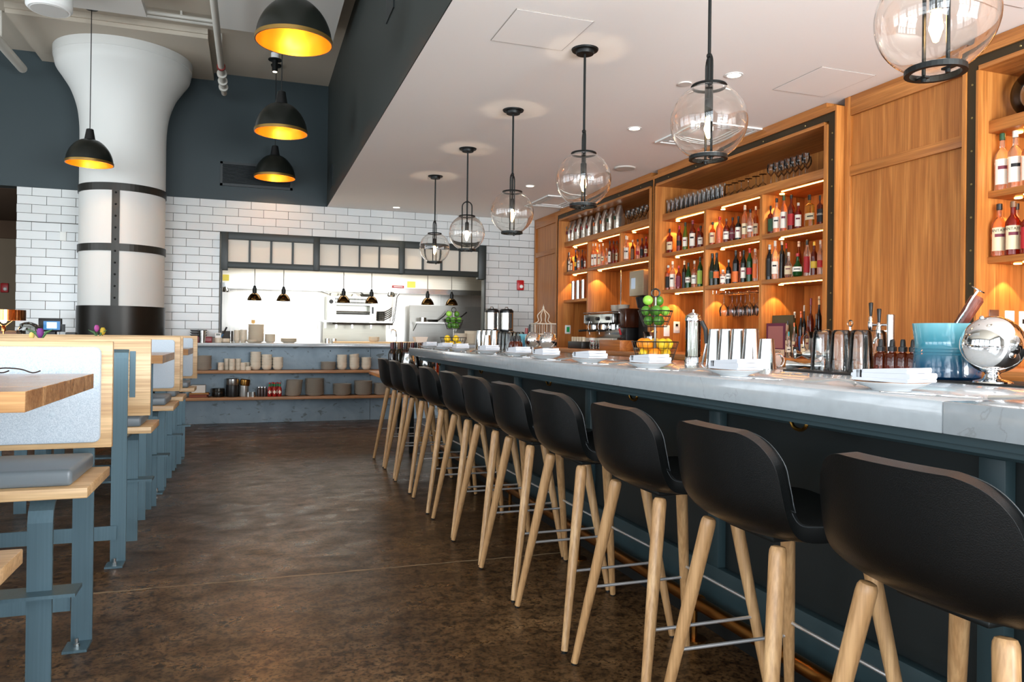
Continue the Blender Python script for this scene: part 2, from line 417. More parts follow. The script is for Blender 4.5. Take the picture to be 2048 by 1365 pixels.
for i in range(4):
    o = 4*i
    fs += [(o+2, o+6, o+7, o+3), (o, o+4, o+6, o+2), (o+1, o+3, o+7, o+5), (o, o+1, o+5, o+4)]
fs += [(0, 2, 3, 1), (16, 17, 19, 18)]
MB().add(vs, fs).build('strap', band, cg)
rv = MB().ball((0, 0, 0), .012, 8).mesh('rivet', smooth=True); rv.materials.append(black)
for i in range(10):
    z = zb3+.09+(zb1-zb3-.16)*i/9
    o = link('rivet', rv, None, cg); o.location = ((CR+.011)*math.cos(sa), (CR+.011)*math.sin(sa), z)
MB().box(-2.45, -.5, 9.05, 10.525, 4.447, 4.55).build('drop_panel', plaster, bpy.data.objects['ceiling'])
MB().box(-2.45, -.5, 9.02, 9.05, 4.49, 4.55).build('panel_lip', plaster, bpy.data.objects['ceiling'])
# grille high on the dark wall
vg = thing('air_vent', (.045, 10.53, 3.085), 'dark louvred air vent high on the dark wall above the tiles', 'vent')
blackv = mat('vent_black', (30, 36, 37), .4)
MB().box(-.41, .5, 10.522, 10.53, 3.085, 3.40).build('backing', blackp, vg)
MB().box(-.41, .5, 10.505, 10.528, 3.37, 3.40).box(-.41, .5, 10.505, 10.528, 3.085, 3.115).box(-.41, -.38, 10.505, 10.528, 3.085, 3.40).box(.47, .5, 10.505, 10.528, 3.085, 3.40).build('frame', blackv, vg)
sl = MB().add([(-.425, 0, 0), (.425, 0, 0), (.425, .012, .012), (-.425, .012, .012), (-.425, 0, .003), (.425, 0, .003), (.425, .012, .015), (-.425, .012, .015)], [(0, 3, 2, 1), (4, 5, 6, 7), (0, 1, 5, 4), (1, 2, 6, 5), (2, 3, 7, 6), (3, 0, 4, 7)]).mesh('slat')
sl.materials.append(blackv)
for i in range(14):
    o = link('slat', sl, None, vg); o.location = (0, -.022, .035+i*.0178)
for y, z0, z1 in ((9.9, 3.05, 3.32), (5.6, 3.55, 4.0)):
    g = tag(MB().box(.945, .957, y-.16, y+.16, z0, z1).build('soffit_grille', blackv), 'dark slot grille on the soffit side '+('by the tiled wall' if y > 8 else 'high up near the large dome pendant'), 'vent')
# acoustic panels, pipes, speaker and spot under the ceiling
acp = mat('white_acoustic_panel', (206, 203, 196), .8)
tag(MB().box(-.37, .80, 3.0, 8.42, 4.35, 4.41).box(-.2, -.17, 4, 4.03, 4.41, 4.55).box(.6, .63, 8, 8.03, 4.41, 4.55).build('ceiling_panel', acp), 'white acoustic ceiling panel hung above the dome pendants', 'ceiling panel')
tag(MB().box(-2.9, -1.04, 3.0, 8.40, 4.35, 4.41).box(-1.5, -1.47, 4, 4.03, 4.41, 4.55).box(-1.5, -1.47, 8, 8.03, 4.41, 4.55).build('ceiling_panel', acp), 'white acoustic ceiling panel hung beside the round speaker', 'ceiling panel')
pipep = mat('painted_pipe', (188, 184, 174), .5)
pg = thing('sprinkler_pipe', (-.36, 10.1, 4.17), 'cream sprinkler pipe with clamps hung under the ceiling towards the dark wall', 'pipe')
MB().tube([(-.36, 3.0, 4.17), (-.36, 10.1, 4.17)], .034, 12).build('pipe', pipep, pg, smooth=True)
for y in (9.35, 9.62, 9.85):
    MB().lathe([(.034, -.02), (.055, -.02), (.055, .02), (.034, .02)], 16, (-.36, y, 4.17), 'Y').build('coupling', pipep, pg, smooth=True)
MB().lathe([(.034, -.015), (.047, -.015), (.047, .015), (.034, .015)], 16, (-.36, 9.1, 4.17), 'Y').build('clamp', mat('red_clamp', (120, 30, 24), .5), pg)
MB().tube([(-.36, 9.1, 4.2), (-.36, 9.1, 4.55)], .008, 8).build('hanger', pipep, pg)
lp = thing('drain_pipe', (-2.55, 10.1, 4.2), 'thick cream pipe ending by the dark wall at the hall corner', 'pipe')
MB().tube([(-2.55, 3.0, 4.2), (-2.55, 10.1, 4.2)], .05, 14).build('pipe', pipep, lp, smooth=True)
MB().tube([(-2.55, 9.3, 4.25), (-2.55, 9.3, 4.55)], .012, 8).build('hanger', pipep, lp)
for i, y in enumerate((8.62, 8.72)):
    tag(MB().tube([(-1.2, y, 4.49), (-.3, y, 4.49)], .02, 8).box(-.75, -.73, y-.01, y+.01, 4.5, 4.55).build('conduit', pipep, smooth=True), 'thin cream conduit across the ceiling, '+('nearer the speaker' if i == 0 else 'nearer the column'), 'conduit')
sp = thing('ceiling_speaker', (-1.80, 7.95, 4.12), 'round white pendant speaker under the ceiling', 'speaker')
MB().lathe([(0, 0), (.17, 0), (.19, .02), (.19, .16), (.16, .22), (0, .22)], 32, (-1.80, 7.95, 4.12)).build('body', white, sp, smooth=True)
MB().lathe([(0, -.004), (.15, -.004), (.155, .002)], 32, (-1.80, 7.95, 4.12)).build('grille', mat('speaker_grille', (196, 194, 188), .7), sp)
MB().tube([(-1.80, 7.95, 4.33), (-1.80, 7.95, 4.36)], .02, 8).build('stem', white, sp)
q = onZ(550, 128, 4.25)
sg = thing('spot_lamp', (q.x, q.y, 4.18), 'small black cylinder spot lamp on a conduit under the ceiling', 'lamp')
MB().lathe([(0, 0), (.032, 0), (.032, .13), (0, .13)], 16, (q.x, q.y, 4.16)).build('body', black, sg, smooth=True)
MB().cyl((q.x, q.y, 4.29), .075, .012, 20).build('plate', black, sg)
MB().cyl((q.x, q.y, 4.302), .045, .07, 16).build('junction_box', white, sg)
MB().tube([(q.x, q.y, 4.37), (q.x, q.y, 4.55)], .014, 8).build('stem', pipep, sg)
MB().cyl((q.x, q.y, 4.156), .024, .004, 14).build('lens', downm, sg)
spot('spot_light', (q.x, q.y, 4.15), 15, SOFTW, 50)
# lower ceiling fittings
for (x, y), lab in zip([onZ(*p, 2.9)[:2] for p in ((1468, 150), (1269, 257), (1060, 372), (793, 415))], ('above the wood panel between the cabinets', 'in front of the wide bottle cabinet', 'in front of the coffee bag cabinet', 'close to the tiled wall')):
    g = thing('downlight', (x, y, 2.896), 'small round recessed downlight in the white ceiling, '+lab, 'downlight', 'recessed downlights')
    MB().lathe([(.045, 0), (.058, 0), (.058, .004), (.045, .004)], 24, (x, y, 2.8955), close=True).build('trim_ring', white, g)
    MB().cyl((x, y, 2.897), .045, .0025, 20).build('lens', downm, g)
    spot('downlight_beam', (x, y, 2.88), 14, SOFTW, 95, .5, .04)
x, y = onZ(1250, 336, 2.9)[:2]
tag(MB().lathe([(0, 0), (.10, 0), (.11, .008), (.11, .012), (0, .012)], 28, (x, y, 2.888)).build('round_speaker', mat('flush_speaker_white', (200, 194, 184), .6), smooth=True), 'flat round white speaker flush in the white ceiling', 'speaker')
x, y = onZ(1370, 167, 2.9)[:2]
tag(MB().cyl((x, y, 2.892), .045, .008, 20).build('sprinkler_cover', mat('sprinkler_cover_white', (205, 196, 188), .6)), 'small white sprinkler cover disc in the white ceiling behind a globe pendant', 'cover')
for i, (p, q_, lab) in enumerate((((3.35, 5.15), (3.95, 5.85), 'in front of the wide bottle cabinet'), ((3.42, 8.55), (3.95, 9.3), 'over the coffee bag cabinet'))):
    g = thing('ceiling_diffuser', ((p[0]+q_[0])/2, (p[1]+q_[1])/2, 2.89), 'white square air diffuser in the low ceiling '+lab, 'diffuser')
    for k, dz in enumerate((0, .003, .006)):
        t = .055*k+.0; x0, x1, y0, y1 = p[0]+t, q_[0]-t, p[1]+t, q_[1]-t; w = .03
        z0, z1 = 2.886+dz, 2.899
        MB().box(x0, x1, y0, y0+w, z0, z1).box(x0, x1, y1-w, y1, z0, z1).box(x0, x0+w, y0+w, y1-w, z0, z1).box(x1-w, x1, y0+w, y1-w, z0, z1).build('louvre_ring', white, g)
seam = mat('hatch_seam', (150, 140, 130), .8)
for i, (x0, x1, y0, y1, lab) in enumerate(((1.307, 1.752, 3.74, 4.19, 'near the large dome pendant'), (3.40, 3.83, 3.85, 4.32, 'above the wood panel between the cabinets'), (3.2, 3.75, 2.3, 2.8, 'by the large globe pendant'))):
    g = thing('access_hatch', ((x0+x1)/2, (y0+y1)/2, 2.896), 'square flush access hatch in the white ceiling '+lab, 'hatch')
    MB().box(x0, x1, y0, y1, 2.8965, 2.8995).build('leaf', lowc, g)
    w = .004
    MB().box(x0-w, x1+w, y0-w, y0, 2.8975, 2.8995).box(x0-w, x1+w, y1, y1+w, 2.8975, 2.8995).box(x0-w, x0, y0, y1, 2.8975, 2.8995).box(x1, x1+w, y0, y1, 2.8975, 2.8995).build('seam', seam, g)
# fire alarm stations
def alarm(p, yw, lab):
    g = thing('fire_alarm', (p.x, yw-.02, p.z), lab, 'fire alarm')
    MB().box(p.x-.055, p.x+.055, yw-.035, yw, p.z-.075, p.z+.075).build('housing', redp, g, bevel=.012)
    MB().lathe([(.03, 0), (.02, -.014), (0, -.018)], 12, (p.x+.012, yw-.033, p.z-.02), 'Y').build('strobe', white, g, smooth=True)
alarm(onY(1040, 571, 10.53), 10.533, 'red fire alarm strobe on the white tiles beside the wood cabinet')
alarm(onY(9, 576, 13.98), 14.0, 'red fire alarm strobe on the grey hall wall')
p = onY(126, 473, 10.53)
tag(MB().box(p.x-.035, p.x+.035, 10.522, 10.533, p.z-.055, p.z+.055).build('wall_plate', mat('pale_wall_plate', (214, 214, 208), .4), bevel=.004), 'small white wall plate on the tiles beside the column', 'wall plate')
# ================================================================== KITCHEN PASS
stone = None
def quartz():
    m, nt, b = _new('white_quartz')
    n1 = tex(nt, 1.3, (1, 1, 1), 9, dist=1.5); n2 = tex(nt, 30, (1, 1, 1), 3)
    c1 = ramp(nt, n1.outputs['Fac'], [(.497, (158, 163, 166)), (.4995, (143, 146, 147)), (.502, (158, 163, 166))])
    c2 = ramp(nt, n2.outputs['Fac'], [(.3, (246, 246, 245)), (.7, (255, 255, 255))])
    nt.links.new(mixc(nt, 1, c1, c2, 'MULTIPLY'), b.inputs['Base Color']); b.inputs['Roughness'].default_value = .12
    b.inputs['Coat Weight'].default_value = .3
    return m
stone = quartz()
def bluepanel():
    m, nt, b = _new('blue_grey_steel_panel')
    n1 = tex(nt, 3.2, (1, 1, 1), 10, dist=1.2); n2 = tex(nt, 9, (1, 1, 1.6), 8, dist=.5)
    c = ramp(nt, n1.outputs['Fac'], [(.3, (112, 128, 138)), (.7, (134, 150, 160))])
    w = ramp(nt, n2.outputs['Fac'], [(.6, (255, 255, 255)), (.68, (168, 160, 148))])
    nt.links.new(mixc(nt, .8, c, w, 'MULTIPLY'), b.inputs['Base Color']); b.inputs['Roughness'].default_value = .5; b.inputs['Metallic'].default_value = .2
    return m
FY = 9.94
kc = thing('pass_counter', (1.5, 10.24, 0), 'long white topped kitchen pass counter with blue grey front and two oak shelves', 'counter')
CZ = 1.03
MB().box(-1.0, 4.0, FY, 10.545, .988, CZ).box(-.38, 3.22, 10.545, 11.25, .988, CZ).build('countertop', stone, kc, bevel=.003)
MB().box(-1.0, 4.0, 10.24, 10.54, 0, .988).build('front_panel', bluepanel(), kc)
MB().box(1.53, 1.534, 10.236, 10.24, 0, .988).build('panel_joint', blackp, kc)
for z0, z1 in ((.651, .687), (.317, .352)):
    MB().box(-1.0, 2.5, FY, 10.24, z0, z1).build('shelf', shelfX, kc, bevel=.002)
for x in (.25, 1.0, 1.5, 1.7): MB().lathe([(.008, 0), (.006, -.004), (0, -.005)], 8, (x, 10.239, .93), 'Y').build('screw', black, kc)
S1Z, S2Z = .687, .352
# ---- crockery
def pile(kind, x, y, z, n, me, step, label, cat, group, lean=0, r=.1, tilt_last=False):
    """n dishes resting one in another: every dish is a thing of its own"""
    k1 = kind.replace('_', ' ')
    for i in range(n):
        o = link(kind, me, None)
        o.location = (x+random.uniform(-1, 1)*r*.02+lean*i*.0015, y+random.uniform(-1, 1)*r*.02, z+i*step+.0004)
        o.rotation_euler = (0, 0, random.uniform(0, 6))
        if tilt_last and i == n-1: o.rotation_euler = (0, -.1, 0); o.location.z += .008
        w = 'bottom' if i == 0 else ('top' if i == n-1 else (ORD[i] if i < 16 else 'next to top'))
        tag(o, (w+' '+cat+' of the '+label) if n > 1 else label, cat, group)
def stack(name, x, y, z, n, r, hh, mt, label, cat='plate', lean=0, cup=False, group=None):
    if cup: prof = [(0, 0), (r*.86, 0), (r, hh*.15), (r, hh*.96), (r*.93, hh), (r*.9, hh*.9), (r*.84, hh*.25), (0, hh*.2)]
    else: prof = [(0, 0), (r*.62, 0), (r*.66, hh*.1), (r*.9, hh*.62), (r, hh*.98), (r*.985, hh*1.02), (r*.88, hh*.72), (r*.6, hh*.25), (0, hh*.2)]
    me = MB().lathe(prof, 22).mesh(cat, smooth=True); me.materials.append(mt)
    pile(cat, x, y, z, n, me, hh*(.99 if cup else .42), label, cat, label, lean, r)
def bowls(name, x, y, z, n, r, hh, step, mt, label, tilt_last=False):
    me = MB().lathe([(0, 0), (r*.5, 0), (r*.78, hh*.22), (r*.97, hh*.62), (r, hh), (r*.96, hh), (r*.92, hh*.62), (r*.72, hh*.3), (0, hh*.2)], 22).mesh('bowl', smooth=True); me.materials.append(mt)
    pile('bowl', x, y, z, n, me, step, label, 'bowl', label, 0, r, tilt_last)
def kx(x, y=700, Y=10.08): return onY(x, y, Y).x
YS = 10.08
stack('plate_stack', kx(407), YS, S1Z, 14, .10, .028, greyc, 'tall grey stack at the bench end of the upper oak shelf')
for i, (x, n, yy) in enumerate(((442, 2, YS), (454, 3, YS+.07), (464.5, 3, YS-.03), (476.5, 3, YS+.02), (487.5, 2, YS-.03), (494.5, 2, YS+.07), (497.5, 1, YS-.07))):
    stack('cup_stack', kx(x), yy, S1Z, n, .036 if i != 6 else .034, .048, cream, '%s stack of cream cups from the bench end' % ORD[i] if n > 1 else 'single cream cup before the stacked bowls on the upper oak shelf', 'cup', cup=True)
for x, n, lab, tl in ((511.5, 6, 'tallest bowl stack next to the cream cups', 0), (534, 5, 'middle bowl stack next to the cream cups', 0), (556, 4, 'shortest bowl stack next to the cream cups', 0),
                      (684, 5, 'straight white bowl stack beside the upper shelf plates', 0), (709, 5, 'white bowl stack whose top bowl tilts', 1), (733, 4, 'low white bowl stack at the stool end of the upper shelf', 0)):
    bowls('bowl_stack', kx(x), YS, S1Z, n, .066, .062, .034, cream, lab, tilt_last=tl)
stack('plate_stack', kx(657), YS, S1Z, 9, .098, .024, greyc, 'grey plate stack beside white bowls on the upper shelf')
YL = 10.07
stack('plate_stack', kx(587), YL, S2Z, 15, .106, .03, greyc, 'leaning tall plate stack beside the hot sauce', lean=1)
stack('plate_stack', kx(630), YL, S2Z, 17, .122, .029, greyc, 'straight tall grey plate stack on the lower oak shelf')
stack('plate_stack', kx(685), YL, S2Z, 11, .122, .029, greyc, 'shortest grey plate stack on the lower oak shelf')
stack('plate_stack', kx(727), YL, S2Z, 14, .12, .029, greyc, 'grey plate stack by the far bar stools, lower shelf')
stack('plate_stack', kx(763), YL, S2Z, 12, .10, .027, greyc, 'grey plate stack half hidden behind the farthest bar stool')
# lower shelf: boards, box, kettles, tins, hot sauce
bx = kx(398)
for i, (w, c) in enumerate(((.115, (120, 62, 40)), (.10, (140, 70, 44)), (.13, (112, 58, 38)), (.12, (165, 120, 60)))):
    z = S2Z+.0005+i*.0135
    tag(MB().box(bx-.1, bx+w, 9.99, 10.2, z, z+.013).build('menu_board', mat('menu_brown_%d' % i, c, .6), bevel=.002), ('lowest', 'second', 'third', 'topmost')[i]+' of the stacked brown menu boards on the lower oak shelf', 'menu board', 'stacked menu boards')
tag(MB().box(kx(384), kx(412), 10.05, 10.19, S2Z+.055, S2Z+.15).build('paper_box', mat('white_card', (215, 214, 208), .7), bevel=.003), 'white card box on the brown menu boards', 'box')
def lidded(name, x, r, h, body, lid, lab, parts):
    g = thing(name, (x, YL, S2Z), lab, 'container')
    MB().lathe([(0, 0), (r*.92, 0), (r, .02), (r, h*.62), (r*.96, h*.66), (0, h*.66)], 24, (x, YL, S2Z+.0004)).build('body', body, g, smooth=True)
    MB().lathe([(r*.99, h*.66), (r*1.02, h*.68), (r*1.0, h*.97), (r*.9, h), (0, h)], 24, (x, YL, S2Z)).build('lid', lid, g, smooth=True)
    return g
lidded('black_pot', kx(438), .074, .11, mat('dark_pot', (30, 28, 24), .25, .4), mat('dark_pot_lid', (44, 42, 36), .3, .6), 'low dark lidded pot beside the menu boards', 0)
lidded('canister', kx(466), .078, .23, blackp, stain, 'black canister with a wide steel lid, lower oak shelf', 0)
g = thing('stacked_jar', (kx(489), YL, S2Z), 'clear jar with a brass lid tilted to one side on the lower oak shelf', 'jar')
MB().lathe([(0, 0), (.05, 0), (.055, .02), (.055, .14), (0, .14)], 20, (kx(489), YL, S2Z+.0004)).build('body', mat('ribbed_steel_jar', (176, 176, 172), .35, .7), g, smooth=True)
l = MB().lathe([(0, 0), (.056, 0), (.06, .015), (.06, .07), (.05, .08), (0, .08)], 20).build('lid', mat('brass_lid', (190, 140, 74), .25, 1), g, smooth=True, local=True)
l.location = (.008, 0, .141); l.rotation_euler = (0, .14, 0)
for i, x in enumerate((498, 507)):
    tag(MB().lathe([(0, 0), (.028, 0), (.03, .06), (.026, .06), (.025, .01), (0, .01)], 16, (kx(x), YL-.07, S2Z+.0004)).build('steel_cup', stainZ, smooth=True), 'small steel cup on the lower oak shelf, '+('by the brass lidded jar' if i == 0 else 'by the dark shakers'), 'cup')
for i, x in enumerate((519, 525, 531)):
    g = thing('pepper_shaker', (kx(x), YL-.04, S2Z), '%s of three dark pepper shakers beside the hot sauce' % ORD[i], 'shaker', 'dark pepper shakers')
    MB().lathe([(0, 0), (.02, 0), (.022, .09), (.019, .1), (0, .1)], 14, (kx(x), YL-.04, S2Z+.0004)).build('body', mat('dark_shaker', (52, 36, 32), .25), g, smooth=True)
    MB().lathe([(.018, .1), (.02, .105), (.016, .125), (0, .127)], 14, (kx(x), YL-.04, S2Z+.0004)).build('cap', steelpol, g, smooth=True)
saucer = mat('hot_sauce_red', (150, 24, 18), .18); greencap = mat('green_neck_foil', (24, 120, 62), .4); diam = mat('diamond_label', (226, 214, 196), .6)
for i, (x, dy) in enumerate(((540, -.06), (546, 0), (549.5, -.06), (555.5, 0), (560, -.06))):
    g = thing('hot_sauce_bottle', (kx(x), YL+dy, S2Z), '%s of the red hot sauce bottles with green necks, counted from the pepper shakers' % ORD[i], 'bottle', 'hot sauce bottles')
    c = (kx(x), YL+dy, S2Z+.0004)
    MB().lathe([(0, 0), (.024, 0), (.025, .005), (.025, .1), (.013, .125), (.011, .135), (0, .135)], 14, c).build('body', saucer, g, smooth=True)
    MB().lathe([(.0125, .12), (.0125, .16), (0, .16)], 12, c).build('neck_foil', greencap, g, smooth=True)
    MB().lathe([(.012, .16), (.012, .178), (0, .179)], 12, c).build('cap', redp, g, smooth=True)
    d = MB().add([(0, -.0258, .03), (.019, -.0258, .058), (0, -.0258, .086), (-.019, -.0258, .058)], [(0, 1, 2, 3)]).build('label', diam, g, local=True)
# on the counter beside / in the opening
def cy(x, Y=10.7): return onY(x, 684, Y).x
Ytop = 10.62
p = cy(400, 10.2)
for i, (z, h) in enumerate(((CZ, .07),)):
    tag(MB().box(cy(383, 10.3), cy(424, 10.3), 10.2, 10.42, CZ+.0004, CZ+.075).build('red_case', mat('dark_red_case', (120, 16, 26), .4), bevel=.006), 'dark red case on the white counter beside the bench', 'case')
for i in range(3):
    tag(MB().prism([(cy(384, 10.3), CZ+.0755+i*.03), (cy(410, 10.3), CZ+.0755+i*.03), (cy(414, 10.3), CZ+.1+i*.03), (cy(380, 10.3), CZ+.1+i*.03)], 10.22, 10.4, 'Y').build('black_tray', blackp, bevel=.003), ('lowest', 'middle', 'topmost')[i]+' of the black trays stacked on the dark red case', 'tray', 'stacked black trays')
tag(MB().lathe([(0, 0), (.034, 0), (.042, .15), (.039, .15), (.032, .01), (0, .01)], 20, (cy(404.5, 10.05), 10.05, CZ+.0004)).build('steel_tumbler', stainZ, smooth=True), 'tall steel tumbler on the counter before the dark red case', 'cup')
g = thing('kitchen_timer', (cy(436, 10.3), 10.3, CZ), 'white digital kitchen timer in a small cream cup', 'timer')
MB().lathe([(0, 0), (.04, 0), (.045, .06), (.04, .06), (0, .02)], 18, (cy(436, 10.3), 10.3, CZ+.0004)).build('cup', cream, g, smooth=True)
MB().box(cy(430, 10.3), cy(442, 10.3), 10.27, 10.31, CZ+.045, CZ+.125).build('case', white, g, bevel=.006)
MB().box(cy(432, 10.27), cy(440, 10.27), 10.267, 10.27, CZ+.09, CZ+.115).build('display', mat('lcd_grey', (96, 104, 92), .3), g)
g = thing('marker_pen', (cy(444, 10.33), 10.33, CZ+.06), 'black and blue marker leaning out of the timer cup', 'pen')
MB().tube([(cy(438, 10.33), 10.34, CZ+.03), (cy(446, 10.33), 10.35, CZ+.11)], .007, 8).build('barrel', mat('blue_pen', (30, 110, 170), .4), g)
MB().tube([(cy(446, 10.33), 10.35, CZ+.11), (cy(453, 10.33), 10.36, CZ+.2)], .011, 8).build('cap', blackp, g)
stack('cup_stack', cy(449), 10.55, CZ, 1, .07, .05, cream, 'low cream bowl in the pass opening beside the timer', 'bowl', cup=True)
g = thing('ticket_holder', (cy(455), 10.85, CZ), 'dark box of tickets at the frame end of the pass', 'box'); MB().box(cy(444, 10.9), cy(466, 10.9), 10.85, 11.0, CZ+.0004, CZ+.15).build('box', mat('ticket_dark', (44, 40, 34), .5), g)
MB().lathe([(0, 0), (.03, 0), (.03, .01), (.006, .012), (.006, .17), (0, .175)], 12, (cy(461), 10.72, CZ+.0004)).build('spike', chrome, g, smooth=True)
stack('bowl_stack', cy(474), 10.68, CZ, 7, .042, .046, cream, 'slim cream stack nearer the frame of the pass', 'bowl')
stack('bowl_stack', cy(487), 10.64, CZ, 7, .044, .048, cream, 'tall cream bowl stack beside the tallest plate stack', 'bowl')
stack('plate_stack', cy(512), 10.66, CZ, 18, .105, .03, cream, 'tallest cream plate stack in the pass opening')
stack('plate_stack', cy(503), 10.45, CZ, 3, .065, .02, cream, 'short stack of small plates at the counter edge')
stack('plate_stack', cy(540), 10.66, CZ, 9, .07, .026, cream, 'small plate stack beside the tallest plate stack')
stack('plate_stack', cy(577), 10.66, CZ, 5, .11, .022, cream, 'low wide plate stack in the pass opening')
stack('plate_stack', cy(752), 10.88, CZ+.023, 6, .078, .022, cream, 'short plate stack on the pale cutting board')
tag(MB().box(cy(502), cy(510), 11.1, 11.14, CZ+.26, CZ+.31).box(cy(505), cy(507), 11.11, 11.13, CZ, CZ+.26).build('order_slip', mat('yellow_slip', (226, 180, 110), .7)), 'yellow slip on a stand behind the tallest plate stack', 'paper slip')
for i, x in enumerate((655, 668)):
    tag(MB().lathe([(0, 0), (.035, 0), (.035, .06), (.032, .06), (.03, .01), (0, .01)], 16, (cy(x, 10.9), 10.9, CZ+.0004)).build('steel_ramekin', stainZ, smooth=True), 'steel ramekin on the pass below the broiler, '+('next to the white pipe' if i == 0 else 'beside the cutting board'), 'ramekin')
tag(MB().box(cy(668), cy(846), 10.78, 10.98, CZ+.0004, CZ+.022).build('cutting_board', mat('pale_board', (206, 172, 126), .5), bevel=.004), 'long pale cutting board along the kitchen pass', 'cutting board')
tag(MB().prism([(cy(832, 10.6), CZ+.0004), (cy(848, 10.6), CZ+.0004), (cy(853, 10.6), CZ+.1), (cy(827, 10.6), CZ+.1)], 10.5, 10.68, 'Y').build('food_tub', mat('translucent_tub', (222, 206, 190), .4, 0, .3)), 'translucent square food tub at the bar end of the pass', 'tub')
stack('plate_stack', cy(921, 10.15), 10.15, CZ, 11, .095, .03, cream, 'cream plate stack beside the steel shakers')
stack('plate_stack', cy(943, 10.4), 10.42, CZ, 14, .10, .03, cream, 'taller cream plate stack behind the steel shakers')
# ------------------------------------------------------------------ cooking line
hd = thing('exhaust_hood', (1.45, 12.1, 1.80), 'wide stainless exhaust hood over the cooking line', 'hood')
MB().box(-1.2, 4.4, 11.62, 12.74, 1.88, 2.3).build('canopy', brushed('hood_stainless', (214, 206, 190), .3, 'X', .9), hd)
MB().box(-1.2, 4.4, 11.58, 11.66, 1.80, 1.88).build('drip_edge', steelpol, hd)
for x in (.0, 2.2): MB().box(x, x+.01, 11.615, 11.62, 1.88, 2.3).build('seam', stain, hd)
for i, (a, b, c, d, lb) in enumerate(((443, 458, 549, 562, 'beside the black frame'), (815, 831, 563, 576, 'near the bar end'))):
    q0, q1 = onY(a, c, 11.6), onY(b, d, 11.6)
    tag(MB().box(q0.x, q1.x, 11.608, 11.612, q1.z, q0.z).build('notice', mat('yellow_notice', (232, 214, 96), .6)), 'yellow notice stuck on the stainless hood '+lb, 'notice')
q0, q1 = onY(785, 571, 11.57), onY(808, 577, 11.57)
g = thing('fire_label', ((q0.x+q1.x)/2, 11.575, q1.z), 'small red fire label on the hood edge', 'label')
MB().box(q0.x, q1.x, 11.574, 11.58, q1.z, q0.z).build('plate', redp, g)
MB().box(q0.x+.02, q1.x-.02, 11.572, 11.574, (q0.z+q1.z)/2-.006, (q0.z+q1.z)/2+.006).build('lettering', white, g)
for i, (x, y) in enumerate(((450, 569), (782, 580))):
    q0 = onY(x, y, 11.57); tag(MB().lathe([(0, -.02), (.05, -.02), (.06, 0), (.04, .05), (0, .06)], 16, (q0.x, 11.55, 1.76)).build('hood_lamp', steelpol, smooth=True), 'round steel hood lamp at the '+('frame' if i == 0 else 'bar')+' end of the hood', 'lamp')
# salamander broiler on its shelf
bp0, bp1 = onY(655, 592, 12.3), onY(752, 641, 12.3)
X0, X1, Z0, Z1 = bp0.x, bp1.x, 1.372, 1.765
br = thing('broiler', ((X0+X1)/2, 12.5, Z0), 'stainless salamander broiler with a slotted top and open grill', 'broiler')
bst = brushed('broiler_stainless', (205, 204, 192), .35, 'X', .6)
zo0, zo1 = Z0+.1, Z0+.25; xo0, xo1 = X0+.14, X1-.1
MB().box(X0, X1, 12.3, 12.7, zo1, Z1-.0).box(X0, X1, 12.3, 12.7, Z0, zo0).box(X0, xo0, 12.3, 12.7, zo0, zo1).box(xo1, X1, 12.3, 12.7, zo0, zo1).box(xo0, xo1, 12.62, 12.7, zo0, zo1).build('body', bst, br)
slot = MB().box(-.008, .008, -.003, .001, 0, .03).mesh('slot'); slot.materials.append(blackp)
for zz in (Z1-.06, Z1-.115):
    for i in range(26):
        o = link('slot', slot, None, br); o.location = (X0+.13+i*(X1-X0-.22)/25-(X0+X1)/2, 12.3-12.5, zz-Z0)
MB().lathe([(0, -.03), (.03, -.03), (.035, 0), (0, 0)], 16, (X0+.06, 12.3, Z1-.09), 'Y').build('knob', blackp, br, smooth=True)
MB().box(X1-.07, X1-.04, 12.295, 12.3, zo0+.02, zo1-.02).build('vent', blackp, br)
MB().tube([(xo0, 12.29, zo0+.045), (xo1, 12.29, zo0+.045)], .012, 8).build('grill_bar', steelpol, br, smooth=True)
MB().box(xo0+.01, xo1-.01, 12.32, 12.62, zo0+.01, zo0+.025).build('grill_rack', mat('dark_rack', (50, 46, 40), .5, .7), br)
sh = thing('broiler_shelf', (1.6, 12.5, 1.33), 'stainless wall shelf carrying the broiler', 'shelf')
sx0, sx1 = onY(645, 645, 12.25).x, onY(785, 648, 12.25).x
MB().box(sx0, sx1, 12.25, 12.74, 1.345, 1.371).build('board', stain, sh)
MB().tube([(sx0+.15, 12.22, 1.325), (sx1, 12.22, 1.325)], .016, 8).build('gas_pipe', steelpol, sh, smooth=True)
for x in (sx0+.03, sx0+.2, sx0+.45, sx0+.75, sx1-.05): MB().box(x, x+.025, 12.23, 12.3, 1.25, 1.345).build('hook', stain, sh)
MB().box(sx0+.02, sx1-.03, 12.7, 12.742, .95, 1.34).build('backsplash', brushed('dull_stainless', (176, 172, 158), .4, 'X', .7), sh)
MB().tube([(sx0-.01, 12.3, 1.34), (sx0-.01, 12.3, .9)], .018, 8).build('leg', white, sh)
def pan(name, x, y, z, r, h, hd_, mt, lab, tilt=.35, grp=None):
    g = thing(name, (x, y, z), lab, 'pan', grp)
    MB().lathe([(0, 0), (r*.78, 0), (r, h), (r*.96, h), (r*.75, .006), (0, .006)], 20, (x, y, z+.0004)).build('bowl', mt, g, smooth=True)
    a = hd_; L = r*1.5
    MB().tube([(x+math.cos(a)*r*.9, y+math.sin(a)*r*.9, z+h*.8), (x+math.cos(a)*(r+L*.5), y+math.sin(a)*(r+L*.5), z+h+L*tilt*.4), (x+math.cos(a)*(r+L), y+math.sin(a)*(r+L), z+h+L*tilt)], .011, 8).build('handle', mt, g, smooth=True)
    return g
dk = mat('dark_pan', (36, 35, 32), .4, .5)
